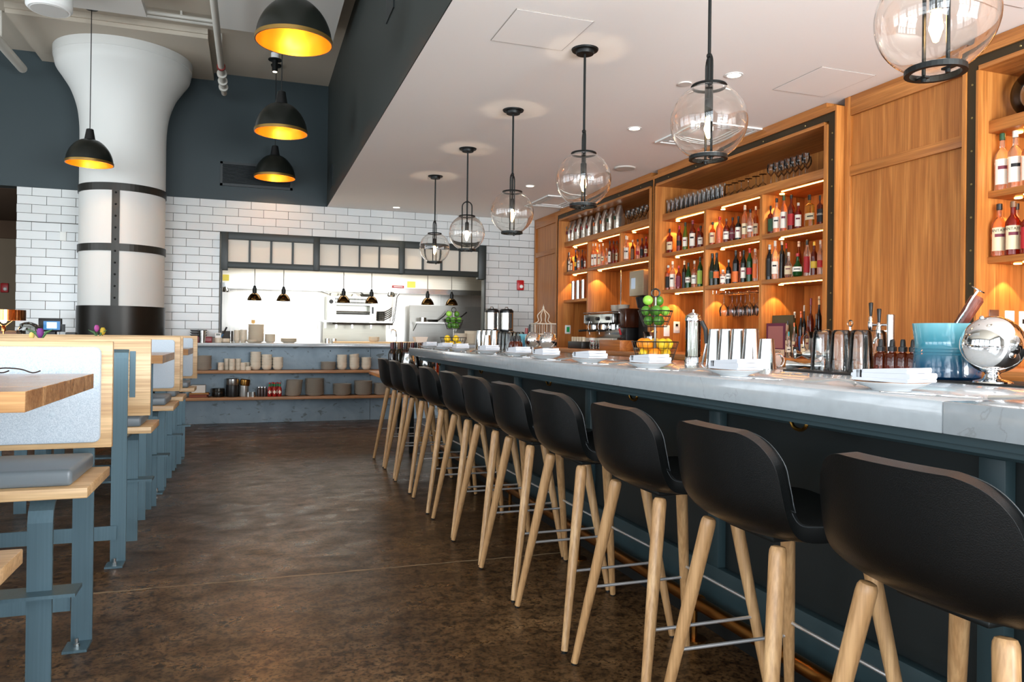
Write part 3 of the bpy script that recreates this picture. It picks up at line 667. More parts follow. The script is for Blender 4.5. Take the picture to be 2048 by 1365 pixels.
for i, (x, r, mt_, a, lb) in enumerate(((668, .08, steelpol, PI*.95, 'steel frying pan lying on the broiler, handle towards the frame'), (694, .11, steelpol, PI*1.3, 'large steel frying pan on the middle of the broiler top'), (733, .11, dk, PI*1.3, 'dark frying pan on the bar end of the broiler'))):
    pan('frying_pan', onY(x, 590, 12.45).x, 12.45+.05*(i % 2), Z1+.001, r, .045, a, mt_, lb, .3, 'pans on the broiler')
gx = onY(762, 630, 12.4).x
for i in range(5):
    pan('saute_pan', gx, 12.42, 1.372+i*.032, .075, .034, -.4, mat('grey_pan', (96, 94, 90), .35, .8), '%s pan from the bottom of the nested pan stack beside the broiler' % ORD[i], .6, 'nested pans beside the broiler')
rp = thing('steel_panel_shelf', (3.1, 12.4, 1.35), 'grey steel panel with a bracketed shelf at the bar end of the kitchen', 'shelf')
a0, a1 = onY(820, 612, 12.4), onY(965, 612, 12.4)
MB().box(a0.x, a1.x, 12.4, 12.44, 0, a0.z+.01).build('panel', brushed('dull_grey_steel', (168, 166, 160), .42, 'X', .8), rp)
b0, b1 = onY(832, 646, 12.1).x, onY(925, 648, 12.1).x
MB().box(b0, b1, 12.1, 12.4, 1.345, 1.372).build('board', stain, rp)
for x in (b0+.01, b1-.03): MB().prism([(12.12, 1.345), (12.4, 1.345), (12.4, 1.22)], x, x+.015, 'X').build('bracket', stain, rp)
pan('frying_pan', onY(868, 640, 12.2).x, 12.27, 1.373, .10, .04, -.25, dk, 'flat black frying pan on the steel panel shelf', 1.0)
pan('frying_pan', onY(902, 638, 12.2).x, 12.24, 1.373, .11, .06, -.2, dk, 'deep black frying pan at the bracket end of the steel shelf', .7)
tag(MB().lathe([(0, 0), (.06, 0), (.06, .07), (.057, .07), (.055, .005), (0, .005)], 18, (onY(845, 640, 12.2).x, 12.18, 1.3725)).build('small_pot', stainZ, smooth=True), 'small steel pot on the steel panel shelf', 'pot')
q0 = onY(793, 590, 12.5)
tag(MB().tube([(onY(798, 584, 12.5).x, 12.5, 1.85), (onY(793, 590, 12.5).x, 12.5, 1.79), (onY(787, 642, 12.5).x, 12.5, 1.39), (onY(783, 648, 12.5).x, 12.5, 1.33)], .018, 10).build('gas_hose', steelpol, smooth=True), 'bent steel gas hose from the hood to the broiler shelf', 'hose')
q0 = onY(792, 690, 11.2)
g = thing('pass_faucet', (q0.x, 11.2, CZ), 'small arched chrome faucet at the kitchen pass', 'faucet')
MB().tube(spline([(q0.x, 11.2, CZ), (q0.x, 11.2, CZ+.15), (q0.x-.03, 11.2, CZ+.2), (q0.x-.07, 11.2, CZ+.19), (q0.x-.085, 11.2, CZ+.12)], 5), .009, 8).build('spout', chrome, g, smooth=True)
# heat lamps
hg = mat('heat_lamp_bronze', (82, 62, 34), .18, 1)
hl0 = None
for i, x in enumerate((509, 567, 687, 743, 855, 903)):
    X = onY(x, 605, 10.75).x
    lab = 'small dark bronze heat lamp over the kitchen pass, %s from the column' % ORD[i]
    if hl0 is None:
        hl0 = thing('heat_lamp', (X, 10.75, 1.60), lab, 'heat lamp', 'heat lamps over the pass'); c = (X, 10.75, 1.60)
        MB().lathe([(.093, 0), (.094, .006), (.085, .035), (.062, .075), (.036, .098), (.03, .1), (.028, .1), (.034, .095), (.06, .072), (.082, .033), (.09, .0)], 24, c, close=True).build('shade', hg, hl0, smooth=True)
        MB().lathe([(.028, .098), (.028, .165), (.02, .17), (.02, .185), (.012, .2), (0, .2)], 16, c).build('socket', black, hl0, smooth=True)
        MB().tube([(X, 10.75, 1.79), (X, 10.75, 2.87)], .006, 6).build('cord', mat('grey_cord', (120, 112, 100), .6), hl0)
        MB().ball((X, 10.75, 1.64), .035, 12).build('bulb', mat('heat_bulb', (255, 240, 210), .4, emit=(255, 220, 160), es=8), hl0, smooth=True)
    else: dup(hl0, (X, 10.75, 1.60), lab)
    spot('heat_lamp_beam', (X, 10.75, 1.6), 6, SOFTW, 110, .5, .03)
# coffee urns
u0 = None
for i, x in enumerate((985, 1014.5)):
    X = onY(x, 680, 10.2).x; lab = 'steel and black coffee urn on the counter, '+('beside the black frame' if i == 0 else 'nearer the wood cabinets')
    if u0 is None:
        c = (X, 10.25, CZ+.0004); u0 = thing('coffee_urn', (X, 10.25, CZ), lab, 'coffee urn', 'coffee urns')
        MB().lathe([(0, 0), (.10, 0), (.1, .02), (.07, .03), (.07, .18), (.099, .2), (.099, .22), (0, .22)], 24, c).build('stand', blackp, u0, smooth=True)
        MB().lathe([(.101, .22), (.101, .46), (0, .46)], 28, c).build('tank', stainZ, u0, smooth=True)
        MB().lathe([(.101, .46), (.102, .49), (.08, .515), (0, .515)], 24, c).build('lid', blackp, u0, smooth=True)
        MB().tube([(X+.03, 10.13, CZ+.24), (X+.03, 10.13, CZ+.45)], .012, 8).build('sight_glass', blackp, u0)
        MB().box(X-.02, X+.06, 10.07, 10.16, CZ+.17, CZ+.2).build('tap', steelpol, u0, bevel=.005)
        MB().tube([(X-.04, 10.2, CZ+.515), (X-.03, 10.2, CZ+.54), (X+.0, 10.2, CZ+.54), (X+.01, 10.2, CZ+.515)], .008, 6).build('handle', steelpol, u0)
    else: dup(u0, (X, 10.25, CZ), lab)
# ================================================================== BAR
BX, BZ, BZ0, BEND = 1.40, 1.0402, .970, 6.97
bar = thing('bar_counter', (1.9, 3.0, 0), 'long bar with thick white quartz top over dark teal panelling', 'bar')
MB().box(BX, 2.28, 1.215, BEND, BZ0, BZ).build('worktop', stone, bar, bevel=.003)
MB().box(BX, 2.28, -1.5, 1.2135, BZ0, BZ).build('worktop', stone, bar, bevel=.003)
MB().box(1.45, 2.2, -1.5, BEND-.2, .945, BZ0).build('sub_top', barpaint, bar)
MB().box(1.47, 2.2, -1.5, BEND-.2, .93, .945).build('sub_top_lip', barpaint, bar)
MB().box(1.735, 2.2, -1.5, BEND-.06, .10, .93).build('core_panel', mat('bar_core_dark', (26, 32, 32), .45), bar)  # same teal paint as the rails; shade under the overhang put into its colour
MB().box(1.70, 1.735, -1.5, BEND-.06, .285-.16, .285).build('bottom_rail', barpaint, bar, bevel=.002)
MB().box(1.70, 1.735, -1.5, BEND-.06, .885, .93).build('top_rail', barpaint, bar, bevel=.002)
for y in (.145, 1.30, 2.455, 3.61, 4.77, 5.93):
    MB().box(1.70, 1.735, y, y+.07, .285, .885).build('stile', barpaint, bar, bevel=.002)
MB().box(1.69, 2.2, BEND-.06, BEND, .0, .93).build('end_panel', barpaint, bar, bevel=.002)
MB().box(1.75, 2.2, -1.5, BEND-.06, 0, .125).build('toe_kick', mat('toe_kick_black', (16, 17, 16), .5), bar)
def hook(y):
    h = MB(); h.lathe([(0, 0), (.016, 0), (.016, .004), (0, .004)], 12, (1.6, y, .926), 'Z')
    h.tube(spline([(1.6, y, .926), (1.598, y, .905), (1.60, y+.022, .89), (1.60, y+.055, .893), (1.60, y+.072, .912)], 4), [.006]*16+[.006], 8)
    h.ball((1.60, y+.073, .914), .0085, 8)
    return h
for y in (6.55, 5.25, 3.92, 2.92, 1.86, .95):
    hook(y).build('hook', brass, bar, smooth=True)
ft = thing('foot_rail', (1.60, 2.6, 0), 'aged brass foot rail along the base of the bar', 'foot rail')
agedbrass = mat('aged_brass', (150, 100, 48), .32, 1)
MB().tube([(1.635, -1.5, .15), (1.635, 6.8, .15)], .026, 14).build('tube', agedbrass, ft, smooth=True)
for y in (.35, 1.42, 2.51, 3.6, 4.7, 5.8, 6.7):
    MB().cyl((1.635, y, .0004), .045, .006, 20).build('floor_flange', agedbrass, ft)
    MB().tube([(1.635, y, .005), (1.635, y, .125)], .011, 10).build('post', agedbrass, ft)
    MB().lathe([(.027, -.03), (.033, -.03), (.033, .03), (.027, .03)], 16, (1.635, y, .15), 'Y', close=True).build('saddle', agedbrass, ft, smooth=True)
# rubber bar mat along the bartender's edge
MB().box(2.03, 2.25, -1.2, 2.5, BZ+.0004, BZ+.006).build('bar_mat', mat('black_rubber_mat', (22, 20, 18), .6, bump=1, bscale=260), bar)
# ================================================================== STOOLS
def leather():
    m, nt, b = _new('black_leather')
    n = tex(nt, 420, (1, 1, 1), 3); n2 = tex(nt, 5, (1, 1, 1), 3)
    nt.links.new(ramp(nt, n2.outputs['Fac'], [(.3, (6, 7, 7)), (.7, (10, 11, 11))]), b.inputs['Base Color'])
    b.inputs['Roughness'].default_value = .33; b.inputs['Specular IOR Level'].default_value = .38
    bp = nt.nodes.new('ShaderNodeBump'); bp.inputs['Strength'].default_value = .35; bp.inputs['Distance'].default_value = .0012
    nt.links.new(n.outputs['Fac'], bp.inputs['Height']); nt.links.new(bp.outputs['Normal'], b.inputs['Normal']); return m
lea = leather()
def shell_pt(v, u, lift=0):
    """v 0 front of seat .. 1 top of back; u -1..1 across"""
    P = spline([(.205, .706), (.13, .697), (.04, .692), (-.06, .692), (-.142, .703), (-.190, .745), (-.204, .81), (-.213, .88), (-.220, .945)], 8)
    t = v*(len(P)-1); i = min(int(t), len(P)-2); f = t-i
    x, z = [a*(1-f)+b*f for a, b in zip(P[i], P[i+1])]
    Wd = [.198, .212, .217, .22, .222, .222, .218, .212, .205]
    k = v*8; j = min(int(k), 7); w = Wd[j]*(1-(k-j))+Wd[j+1]*(k-j)
    def rc(d, R):   # rounded corner
        return R-math.sqrt(max(0, R*R-(R-d)**2)) if d < R else 0
    Ltot = .68; df, dt = v*Ltot, (1-v)*Ltot
    w -= rc(df+.004, .10)+rc(dt+.004, .12)
    y = w*u
    bk = min(1, max(0, (v-.42)/.3)); bk = bk*bk*(3-2*bk)
    sag = (abs(y)/.222)**2.4
    z += (1-bk)*.018*sag; x += bk*.05*sag+(.022*math.sin(PI*min(1, max(0, (v-.3)/.4)))*sag)
    return Vector((x, y, z))
def make_shell():
    NU, NV = 14, 26; mb = MB(); vs = []; fs = []
    for j in range(NV+1):
        v = .0015+.997*(j/NV)
        # denser near the ends so the corners stay round
        v = .5-.5*math.cos(PI*v)
        for i in range(NU+1): vs.append(shell_pt(v, -math.cos(PI*i/NU)))
    for j in range(NV):
        for i in range(NU): a = j*(NU+1)+i; fs.append((a, a+1, a+NU+2, a+NU+1))
    me = mb.add(vs, fs).mesh('seat_shell', smooth=True); me.materials.append(lea)
    o = bpy.data.objects.new('tmp', me); COL.objects.link(o)
    s = o.modifiers.new('s', 'SOLIDIFY'); s.thickness = .04; s.offset = 0
    b = o.modifiers.new('b', 'BEVEL'); b.width = .016; b.segments = 3; b.limit_method = 'ANGLE'; b.angle_limit = .9
    ss = o.modifiers.new('u', 'SUBSURF'); ss.levels = 1; ss.render_levels = 1
    dg = bpy.context.evaluated_depsgraph_get()
    me2 = bpy.data.meshes.new_from_object(o.evaluated_get(dg)); bpy.data.objects.remove(o)
    for p in me2.polygons: p.use_smooth = True
    me2.name = 'seat_shell'; return me2
st0 = thing('bar_stool', (0, 0, 0), 'x', 'bar stool', 'bar stools along the bar')
link('seat_shell', make_shell(), None, st0)
# stitched seam round the rim
rim = []
for k in range(60):
    v = .5-.5*math.cos(PI*(.012+.976*k/59)); p = shell_pt(v, -1); rim.append(p)
for k in range(1, 12): rim.append(shell_pt(.988, -1+2*k/12))
for k in range(60):
    v = .5-.5*math.cos(PI*(.012+.976*(1-k/59))); p = shell_pt(v, 1); rim.append(p)
for k in range(1, 12): rim.append(shell_pt(.012, 1-2*k/12))
cen = Vector((-.02, 0, .80))
seampts = [p+Vector((.004*(1 if p.z > .76 else 0)+.0, -.004*(1 if p.y > 0 else -1), .0))+Vector((.014, 0, .0))*(1 if p.z > .76 else 0)+Vector((0, 0, .0165))*(1 if p.z <= .76 else 0) for p in rim]
MB().tube(seampts, .0016, 5, closed=True).build('seam', mat('leather_seam', (30, 34, 36), .5), st0, smooth=True, local=True)
legm = []
for sx, sy in ((-1, -1), (-1, 1), (1, -1), (1, 1)):
    top = Vector((.008+sx*.13, sy*.148, .668)); bot = Vector((sx*.23, sy*.245, .008)); d = bot-top
    pts = [top-d*.004, top, top+d*.012, top+d*.03, top+d*.3, top+d*.65, bot]
    MB().tube(pts, [.010, .017, .0205, .0215, .0200, .0165, .0125], 14).build('leg', paleZ, st0, smooth=True, local=True)
    MB().cyl((bot.x, bot.y, .0002), .011, .009, 10).build('glide', blackp, st0, local=True)
def legp(sx, sy, z):
    top = Vector((.008+sx*.13, sy*.148, .668)); bot = Vector((sx*.23, sy*.245, .008)); return bot+(top-bot)*((z-.008)/.66)
rodm = mat('satin_steel_rod', (228, 228, 228), .3, .85)
for sy in (-1, 1): MB().tube([legp(-1, sy, .285), legp(1, sy, .285)], .0055, 8).build('side_rod', rodm, st0, smooth=True, local=True)
MB().tube([legp(1, -1, .33), legp(1, 1, .33)], .0055, 8).build('foot_rod', rodm, st0, smooth=True, local=True)
MB().box(-.10, .10, -.10, .10, .662, .676).build('mounting_plate', black, st0, local=True, bevel=.004)
SY = [6.79, 6.22, 5.67, 5.02, 4.395, 3.875, 3.345, 2.795, 2.20, 1.64, 1.07]
SR = [.02, -.02, .03, -.015, 0, .025, 0, .02, .0, -.02, .01]
for i, y in enumerate(SY):
    lab = 'black leather bar stool on tapered wooden legs, %s from the kitchen end of the bar' % ORD[i]
    if i == 0: st0.location = (1.33, y, 0); st0.rotation_euler.z = SR[0]; st0['label'] = lab
    else: dup(st0, (1.33, y, 0), lab, rz=SR[i])
# ================================================================== GLOBE PENDANTS
PX, GZ, GR = 1.88, 2.115, .166
wavy = None
def globeglass():
    m, nt, b = _new('hand_blown_globe_glass')
    b.inputs['Base Color'].default_value = (1, .985, .96, 1); b.inputs['Roughness'].default_value = 0
    b.inputs['Transmission Weight'].default_value = 1; b.inputs['IOR'].default_value = 1.45
    n = tex(nt, 5, (1, 1, 3), 2)
    bp = nt.nodes.new('ShaderNodeBump'); bp.inputs['Strength'].default_value = .12; bp.inputs['Distance'].default_value = .01
    nt.links.new(n.outputs['Fac'], bp.inputs['Height']); nt.links.new(bp.outputs['Normal'], b.inputs['Normal'])
    return m
gg = globeglass()
g0 = thing('globe_pendant', (PX, 8.02, GZ), 'x', 'pendant lamp', 'glass globe pendants over the bar')
c = (PX, 8.02, GZ); X, Y = PX, 8.02
def sph(r, a0, a1, n=22): return [(r*math.sin(a0+(a1-a0)*i/n), r*math.cos(a0+(a1-a0)*i/n)) for i in range(n+1)]
a0, a1 = math.asin(.072/GR), PI-math.asin(.075/GR)
outer = sph(GR, a0, a1); inner = sph(GR-.0022, a0, a1)[::-1]
MB().lathe(outer+inner, 48, c, close=True).build('glass_globe', gg, g0, smooth=True)
ctop = .785
MB().lathe([(0, 0), (.052, 0), (.056, .012), (.056, .02), (.078, .021), (.082, .03), (.0, .03)], 28, (X, Y, 2.87)).build('canopy', black, g0, smooth=True)
MB().tube([(X, Y, 2.87), (X, Y, GZ+.09)], .0075, 10).build('stem', black, g0, smooth=True)
MB().lathe([(.0, 0), (.018, .0), (.018, .075), (.012, .082), (0, .082)], 16, (X, Y, GZ+.02)).build('socket', black, g0, smooth=True)
arch = [(X, Y-.045, GZ-.155), (X, Y-.045, GZ+.245)]+[(X, Y-.045*math.cos(PI*i/10), GZ+.245+.045*math.sin(PI*i/10)) for i in range(1, 10)]+[(X, Y+.045, GZ+.245), (X, Y+.045, GZ-.155)]
MB().tube(arch, .0055, 8).build('yoke', black, g0, smooth=True)
MB().ball((X, Y, GZ+.29), .013, 12).build('yoke_knob', black, g0, smooth=True)
MB().torus((X, Y, GZ+.156), .072, .006, 36, 6).build('top_ring', black, g0, smooth=True)
MB().lathe([(.068, -.008), (.083, -.008), (.083, .008), (.068, .008)], 36, (X, Y, GZ-.158), close=True).build('bottom_ring', black, g0)
for s in (-1, 1):
    MB().box(X-.009, X+.009, Y+s*.05-.02, Y+s*.05+.02, GZ-.166, GZ-.160).cyl((X, Y+s*.045, GZ-.176), .007, .012, 10).build('ring_clip', black, g0)
MB().lathe([(0, -.075), (.008, -.07), (.016, -.045), (.0175, -.02), (.014, .01), (.011, .02), (0, .02)], 16, (X, Y, GZ)).build('bulb', bulbm, g0, smooth=True)
GY = [8.02, 6.72, 5.44, 4.13, 2.82, 1.665]; GRz = [PI*.30, PI*.9, PI*.28, PI*.42, PI*.40, PI*.47]
for i, y in enumerate(GY):
    lab = 'clear glass globe pendant with black frame over the bar, %s from the kitchen' % ORD[i]
    if i == 0: g0['label'] = lab; g0.rotation_euler.z = 0
    else: dup(g0, (PX, y, GZ), lab)
    point('globe_bulb_light', (PX, y, GZ-.03), 23, (1, .80, .58), .02)
for o in bpy.data.objects:
    if o.name.startswith('globe_pendant'):
        i = min(range(6), key=lambda k: abs(GY[k]-o.location.y)); o.rotation_euler.z = GRz[i]-PI/2
# ================================================================== DOME PENDANTS
gold = mat('gold_shade_lining', (228, 140, 36), .32, .85)
shadem = mat('black_shade_enamel', (22, 24, 20), .3)
rimm = mat('brass_shade_rim', (150, 118, 62), .35, .8)
D = []
def dome(x, y, z, s, ztop, lab):
    g = thing('dome_pendant', (x, y, z), lab, 'pendant lamp', 'black dome pendants'); c = (x, y, z)
    prof = [(.25, 0), (.247, .03), (.235, .09), (.205, .16), (.16, .22), (.11, .262), (.06, .28)]
    so = [(r*s, h*s) for r, h in spline(prof, 4)]
    MB().lathe(so+[(r-.004, h-.003) for r, h in so[::-1]][:-1]+[(so[0][0]-.004, 0)], 44, c, close=True).build('shade', shadem, g, smooth=True)
    MB().lathe([(r-.0055, h-.004) for r, h in so]+[(0, so[-1][1]-.004)], 44, c).build('lining', gold, g, smooth=True)
    MB().lathe([(so[0][0]-.006, -.004), (so[0][0]+.003, -.004), (so[0][0]+.003, .022*s), (so[0][0]-.0, .022*s)], 44, c, close=True).build('rim', rimm, g, smooth=True)
    MB().lathe([(.062*s, .272*s), (.055*s, .30*s), (.038*s, .40*s), (.03*s, .405*s), (0, .405*s)], 24, c).build('cap', blackp, g, smooth=True)
    MB().tube([(x, y, z+.40*s), (x, y, ztop)], .0045, 6).build('cord', blackp, g)
    MB().lathe([(0, 0), (.06, 0), (.065, .02), (0, .025)], 20, (x, y, ztop-.025)).build('canopy', black, g, smooth=True)
    MB().ball((x, y, z+.16*s), .04*s, 14).build('bulb', mat('dome_bulb', (255, 240, 210), .4, emit=(255, 205, 130), es=14), g, smooth=True)
    point('dome_light', (x, y, z+.105*s), 9*s, (1, .74, .42), .03)
dome(.247, 5.24, 3.12, 1, 4.35, 'black dome pendant with gold lining, nearest the stool end of its row and largest')
dome(.25, 7.66, 3.12, 1, 4.35, 'black dome pendant with gold lining, in the middle of the row of three')
dome(.255, 9.92, 3.12, 1, 4.55, 'black dome pendant with gold lining in front of the dark wall vent')
q = onY(179, 328, 8.85); dome(q.x, 8.85, q.z, .9, 4.55, 'black dome pendant with gold lining in front of the white column')
# ================================================================== BENCHES AND HIGH TABLES
def felt():
    m, nt, b = _new('blue_grey_felt')
    n = tex(nt, 330, (1, 1, 1), 4)
    nt.links.new(ramp(nt, n.outputs['Fac'], [(.32, (160, 176, 190)), (.68, (200, 211, 219))]), b.inputs['Base Color'])
    b.inputs['Roughness'].default_value = .95; b.inputs['Sheen Weight'].default_value = .3; return m
feltm = felt(); vinyl = mat('slate_vinyl', (104, 114, 120), .38)
XR, XE = -.485, -2.35
def flatleg(x0, x1, pts, t=.012):
    """flat bar bent along points in the y-z plane, x0..x1 wide"""
    P = [Vector((a, b)) for a, b in pts]; L = []; R = []
    for i, p in enumerate(P):
        d = (P[min(i+1, len(P)-1)]-P[max(i-1, 0)]).normalized(); n = Vector((-d.y, d.x))*t/2
        L.append(tuple(p+n)); R.append(tuple(p-n))
    vs = []; fs = []
    for (a, b), (c, d) in zip(L, R): vs += [(x0, a, b), (x1, a, b), (x1, c, d), (x0, c, d)]
    for i in range(len(P)-1):
        o = 4*i
        for k in range(4): fs.append((o+k, o+(k+1) % 4, o+4+(k+1) % 4, o+4+k))
    fs += [(3, 2, 1, 0), tuple(4*(len(P)-1)+k for k in range(4))]
    return MB().add(vs, fs)
def rrect(x0, x1, z0, z1, r, n=5):
    out = []
    for cx, cz, a in ((x1-r, z1-r, 0), (x0+r, z1-r, PI/2), (x0+r, z0+r, PI), (x1-r, z0+r, 3*PI/2)):
        out += [(cx+r*math.cos(a+PI/2*i/n), cz+r*math.sin(a+PI/2*i/n)) for i in range(n+1)]
    return out
def bench(ys, yb, label, xr=XR, back=True):
    """seat runs from front edge ys to rear edge yb; the backrest board stands behind yb"""
    f = 1 if yb > ys else -1                    # +1: sitter faces the camera side
    g = thing('high_bench', (xr-.9, (ys+yb)/2, 0), label, 'bench', 'high benches along the aisle')
    MB().box(XE, xr, ys, yb, .636, .67).build('seat_board', paleX, g, bevel=.003)
    MB().box(XE+.03, xr-.05, ys+f*.03, yb-f*.01, .6705, .725).build('seat_cushion', vinyl, g, bevel=.014, seg=3)
    y0 = yb+f*.03; y1 = y0+f*.026
    if back:
        bb = MB().box(XE, xr, y0, y1, .735, 1.128).build('back_board', paleX, g, bevel=.003)
        pd = MB().prism(rrect(XE+.04, xr-.036, .757, 1.108, .022), y0-f*.022, y0-f*.0004, 'Y').build('back_pad', feltm, g, bevel=.007, seg=2)
        for i in range(5):
            for z in (1.0, .865):
                x = xr-.19-i*.38
                MB().lathe([(.0, -.003), (.008, -.002), (.009, .002)], 12, (x, y0-f*.0225, z), 'Y').build('button', mat('pad_button', (190, 204, 214), .6), pd)
    yp = y1+f*.03
    for k_, x in enumerate((xr-.17, xr-.92, xr-1.62)):
        x1 = x+.07; xp = x+(.035 if f > 0 and ys < 4 else 0)
        pts = [(yp, 0), (yp, 1.03), (yp-f*.006, 1.055), (yp-f*.022, 1.068), (y1+f*.006, 1.07)] if back else [(yp, 0), (yp, .62)]
        flatleg(xp, xp+.07, pts).build('back_post', rawsteel, g)
        if back: MB().box(xp+.074, xp+.10, y1, y1+f*.006, .83, 1.065).build('bracket', rawsteel, g)
        if back: MB().box(x+.02, x+.05, y1, yp, .85, .88).build('spacer', rawsteel, g)
        yl = ys+f*.03
        lp_ = flatleg(x, x1, [(yl, 0), (yl, .56), (yl+f*.008, .595), (yl+f*.03, .622), (yl+f*.06, .629), (yb, .629), (yp, .629)])
        lp_.build('front_leg', rawsteel, g)
        MB().box(xp-.01, xp+.07, yp-.10, yp-.006, .0003, .010).build('foot_plate', rawsteel, g)
        MB().lathe([(.011, 0), (.011, .01), (.006, .011), (.006, .03), (0, .031)], 8, (xp+.03, yp-.06, .010)).build('anchor_bolt', steelpol, g)
    MB().box(XE+.05, xr-.025, ys-f*.03, ys+f*.075, .335, .346).build('footrest', rawsteel, g)
    MB().box(XE+.1, xr-.14, yp+f*.007, yp+f*.017, .12, .19).build('stretcher', rawsteel, g)
    return g
bench(2.69, 3.09, 'high bench facing the front tables with pale blue felt backrest and slate cushion')
bench(4.66, 4.30, 'high bench turned away, showing its bare oak back and bent steel post')
bench(5.48, 5.90, 'high bench with felt backrest behind the middle table')
bench(6.56, 6.21, 'high bench back to back with the felt bench behind the middle table')
bench(7.16, 7.46, 'high bench with felt backrest nearest the kitchen shelves', -.468)
bench(1.98, 1.56, 'high bench on the street side of the front table, its cushion corner showing')
def table(y0, y1, lab, xr=-.505):
    g = thing('high_table', (xr-.8, (y0+y1)/2, 0), lab, 'table', 'high oak tables')
    n = 5; w = (y1-y0)/n
    for i in range(n):
        MB().box(XE+.1, xr, y0+i*w+.0003, y0+(i+1)*w-.0003, .972, 1.022).build('plank', tableX, g, bevel=.0012, seg=1)
    for x in (xr-(.30 if y0 < 3 else .2), xr-1.5):
        MB().box(x, x+.10, y0+.14, y0+.15, .0, .96).box(x, x+.012, y0+.15, y0+.24, 0, .96).build('leg', rawsteel, g)
        MB().box(x, x+.10, y1-.31, y1-.30, .0, .96).box(x, x+.012, y1-.40, y1-.31, 0, .96).build('leg', rawsteel, g)
        MB().box(x-.02, x+.12, y0+.1, y1-.1, .96, .9715).build('bearer', rawsteel, g)
    return g
table(2.06, 2.88, 'high oak table with a thick edge nearest the street side bench')
table(4.98, 5.72, 'high oak table in the middle of the bench row')
table(6.72, 7.30, 'high oak table nearest the kitchen shelves', -.49)
# eyeglasses on the front table
q = onZ(14, 752, 1.022)
g = thing('eyeglasses', (q.x, q.y, 1.022), 'dark wire eyeglasses folded open on the front high table', 'eyeglasses')
wire = mat('dark_wire', (60, 46, 40), .3, .7)
for dx, y in ((0, 0), (-.09, .01)):
    MB().tube(spline([(q.x+dx-.04, q.y+y-.05, 1.026), (q.x+dx-.02, q.y+y, 1.045), (q.x+dx+.03, q.y+y+.02, 1.042), (q.x+dx+.065, q.y+y+.02, 1.03), (q.x+dx+.085, q.y+y+.03, 1.036)], 4), .0022, 6).build('temple', wire, g, smooth=True)
for dx in (-.1, -.045):
    MB().torus((q.x+dx, q.y-.055, 1.0455), .0225, .0016, 18, 5, 'Y').build('rim', wire, g, smooth=True)
# tulips
def tulips(px_, Y, big, lab, hues):
    q = onY(px_, 676, Y); z0 = 1.022
    g = thing('tulip_vase', (q.x, Y, z0), lab, 'vase')
    MB().lathe([(0, 0), (.024, 0), (.03, .02), (.03, .09), (.026, .09), (.024, .01), (0, .01)], 16, (q.x, Y, z0+.0004)).build('vase', mat('pale_blue_glass', (150, 206, 216), .1, 0, .5), g, smooth=True)
    for i, (dx, dz, r, c) in enumerate(hues):
        MB().tube([(q.x, Y, z0+.05), (q.x+dx*.6, Y, z0+dz*.7), (q.x+dx, Y, z0+dz)], .003, 6).build('stem', mat('stem_green', (86, 120, 60), .6), g)
        pm = mat('petal_%d%d%d' % c, c, .6); c0 = (q.x+dx, Y, z0+dz)
        MB().lathe([(0, -.012), (r*.6, 0), (r, r*.9), (r*.9, r*1.8), (r*.55, r*2.5), (r*.5, r*2.45), (r*.8, r*1.7), (r*.85, r*.9), (0, .004)], 10, c0).build('tulip', pm, g, smooth=True)
    for a in (-1, 1):
        MB().tube([(q.x, Y, z0+.08), (q.x+a*.03, Y-.01, z0+.13), (q.x+a*.07, Y-.02, z0+.15)], [.004, .009, .001], 6).build('leaf', mat('leaf_green', (70, 112, 66), .6), g, smooth=True)
tulips(82, 5.35, 1, 'purple tulip with green leaves in a small pale blue vase on the middle table', ((-.005, .10, .022, (120, 52, 130)), (-.05, .09, .016, (222, 196, 110))))
tulips(196, 7.0, 0, 'pink and yellow tulips in a small vase on the table nearest the kitchen', ((-.01, .14, .02, (168, 70, 140)), (.035, .115, .022, (196, 166, 50))))
# ================================================================== HOST STAND behind the benches
HY, HZ = 8.85, 1.085
hs = thing('host_stand', (-2.5, HY, 0), 'dark wooden host stand behind the benches beside the column', 'host stand')
dkw = wood('dark_walnut', (58, 36, 24), (92, 58, 38), 'X', .4)
MB().box(-3.4, -1.99, HY-.3, HY+.3, HZ-.035, HZ).build('top', dkw, hs, bevel=.003)
MB().box(-3.36, -2.03, HY-.26, HY+.26, 0, HZ-.035).build('cabinet', dkw, hs)
def hp(x, y=668, Y=HY): return onY(x, y, Y)
q = hp(7, 668, HY-.1); lx = q.x
g = thing('copper_lamp', (lx, HY-.1, HZ), 'small copper table lamp with a drum shade on the host stand', 'lamp'); c = (lx, HY-.1, HZ)
MB().lathe([(0, 0), (.07, 0), (.07, .006), (.008, .012), (.008, .06), (.022, .065), (.022, .10), (.012, .12), (0, .12)], 24, (lx, HY-.1, HZ+.0004)).build('stem', copper, g, smooth=True)
zs = onY(7, 641, HY-.1).z-HZ; zs1 = onY(7, 620, HY-.1).z-HZ
MB().lathe([(.19, zs), (.19, zs1), (.186, zs1), (.186, zs)], 36, c, close=True).build('shade', copper, g, smooth=True)
MB().tube([(lx, HY-.1, HZ+.1), (lx+.1, HY-.1, HZ+zs+.02), (lx+.186, HY-.1, HZ+zs+.03)], .004, 6).build('shade_arm', copper, g)
MB().tube([(lx, HY-.1, HZ+.1), (lx-.1, HY-.1, HZ+zs+.02), (lx-.186, HY-.1, HZ+zs+.03)], .004, 6).build('shade_arm', copper, g)
MB().ball((lx, HY-.1, HZ+zs+.0), .03, 12).build('bulb', bulbm, g, smooth=True)
point('copper_lamp_light', (lx, HY-.1, HZ+zs+.03), 3, (1, .66, .34), .03)
a, b = hp(76), hp(129)
ps = thing('pos_terminal', ((a.x+b.x)/2, HY, HZ), 'black point of sale terminal with a lit blue screen on the host stand', 'terminal')
zt, zb_ = onY(100, 637, HY).z, onY(100, 664, HY).z
MB().box(a.x, b.x-.03, HY, HY+.05, zb_, zt).build('display', blackp, ps, bevel=.008)
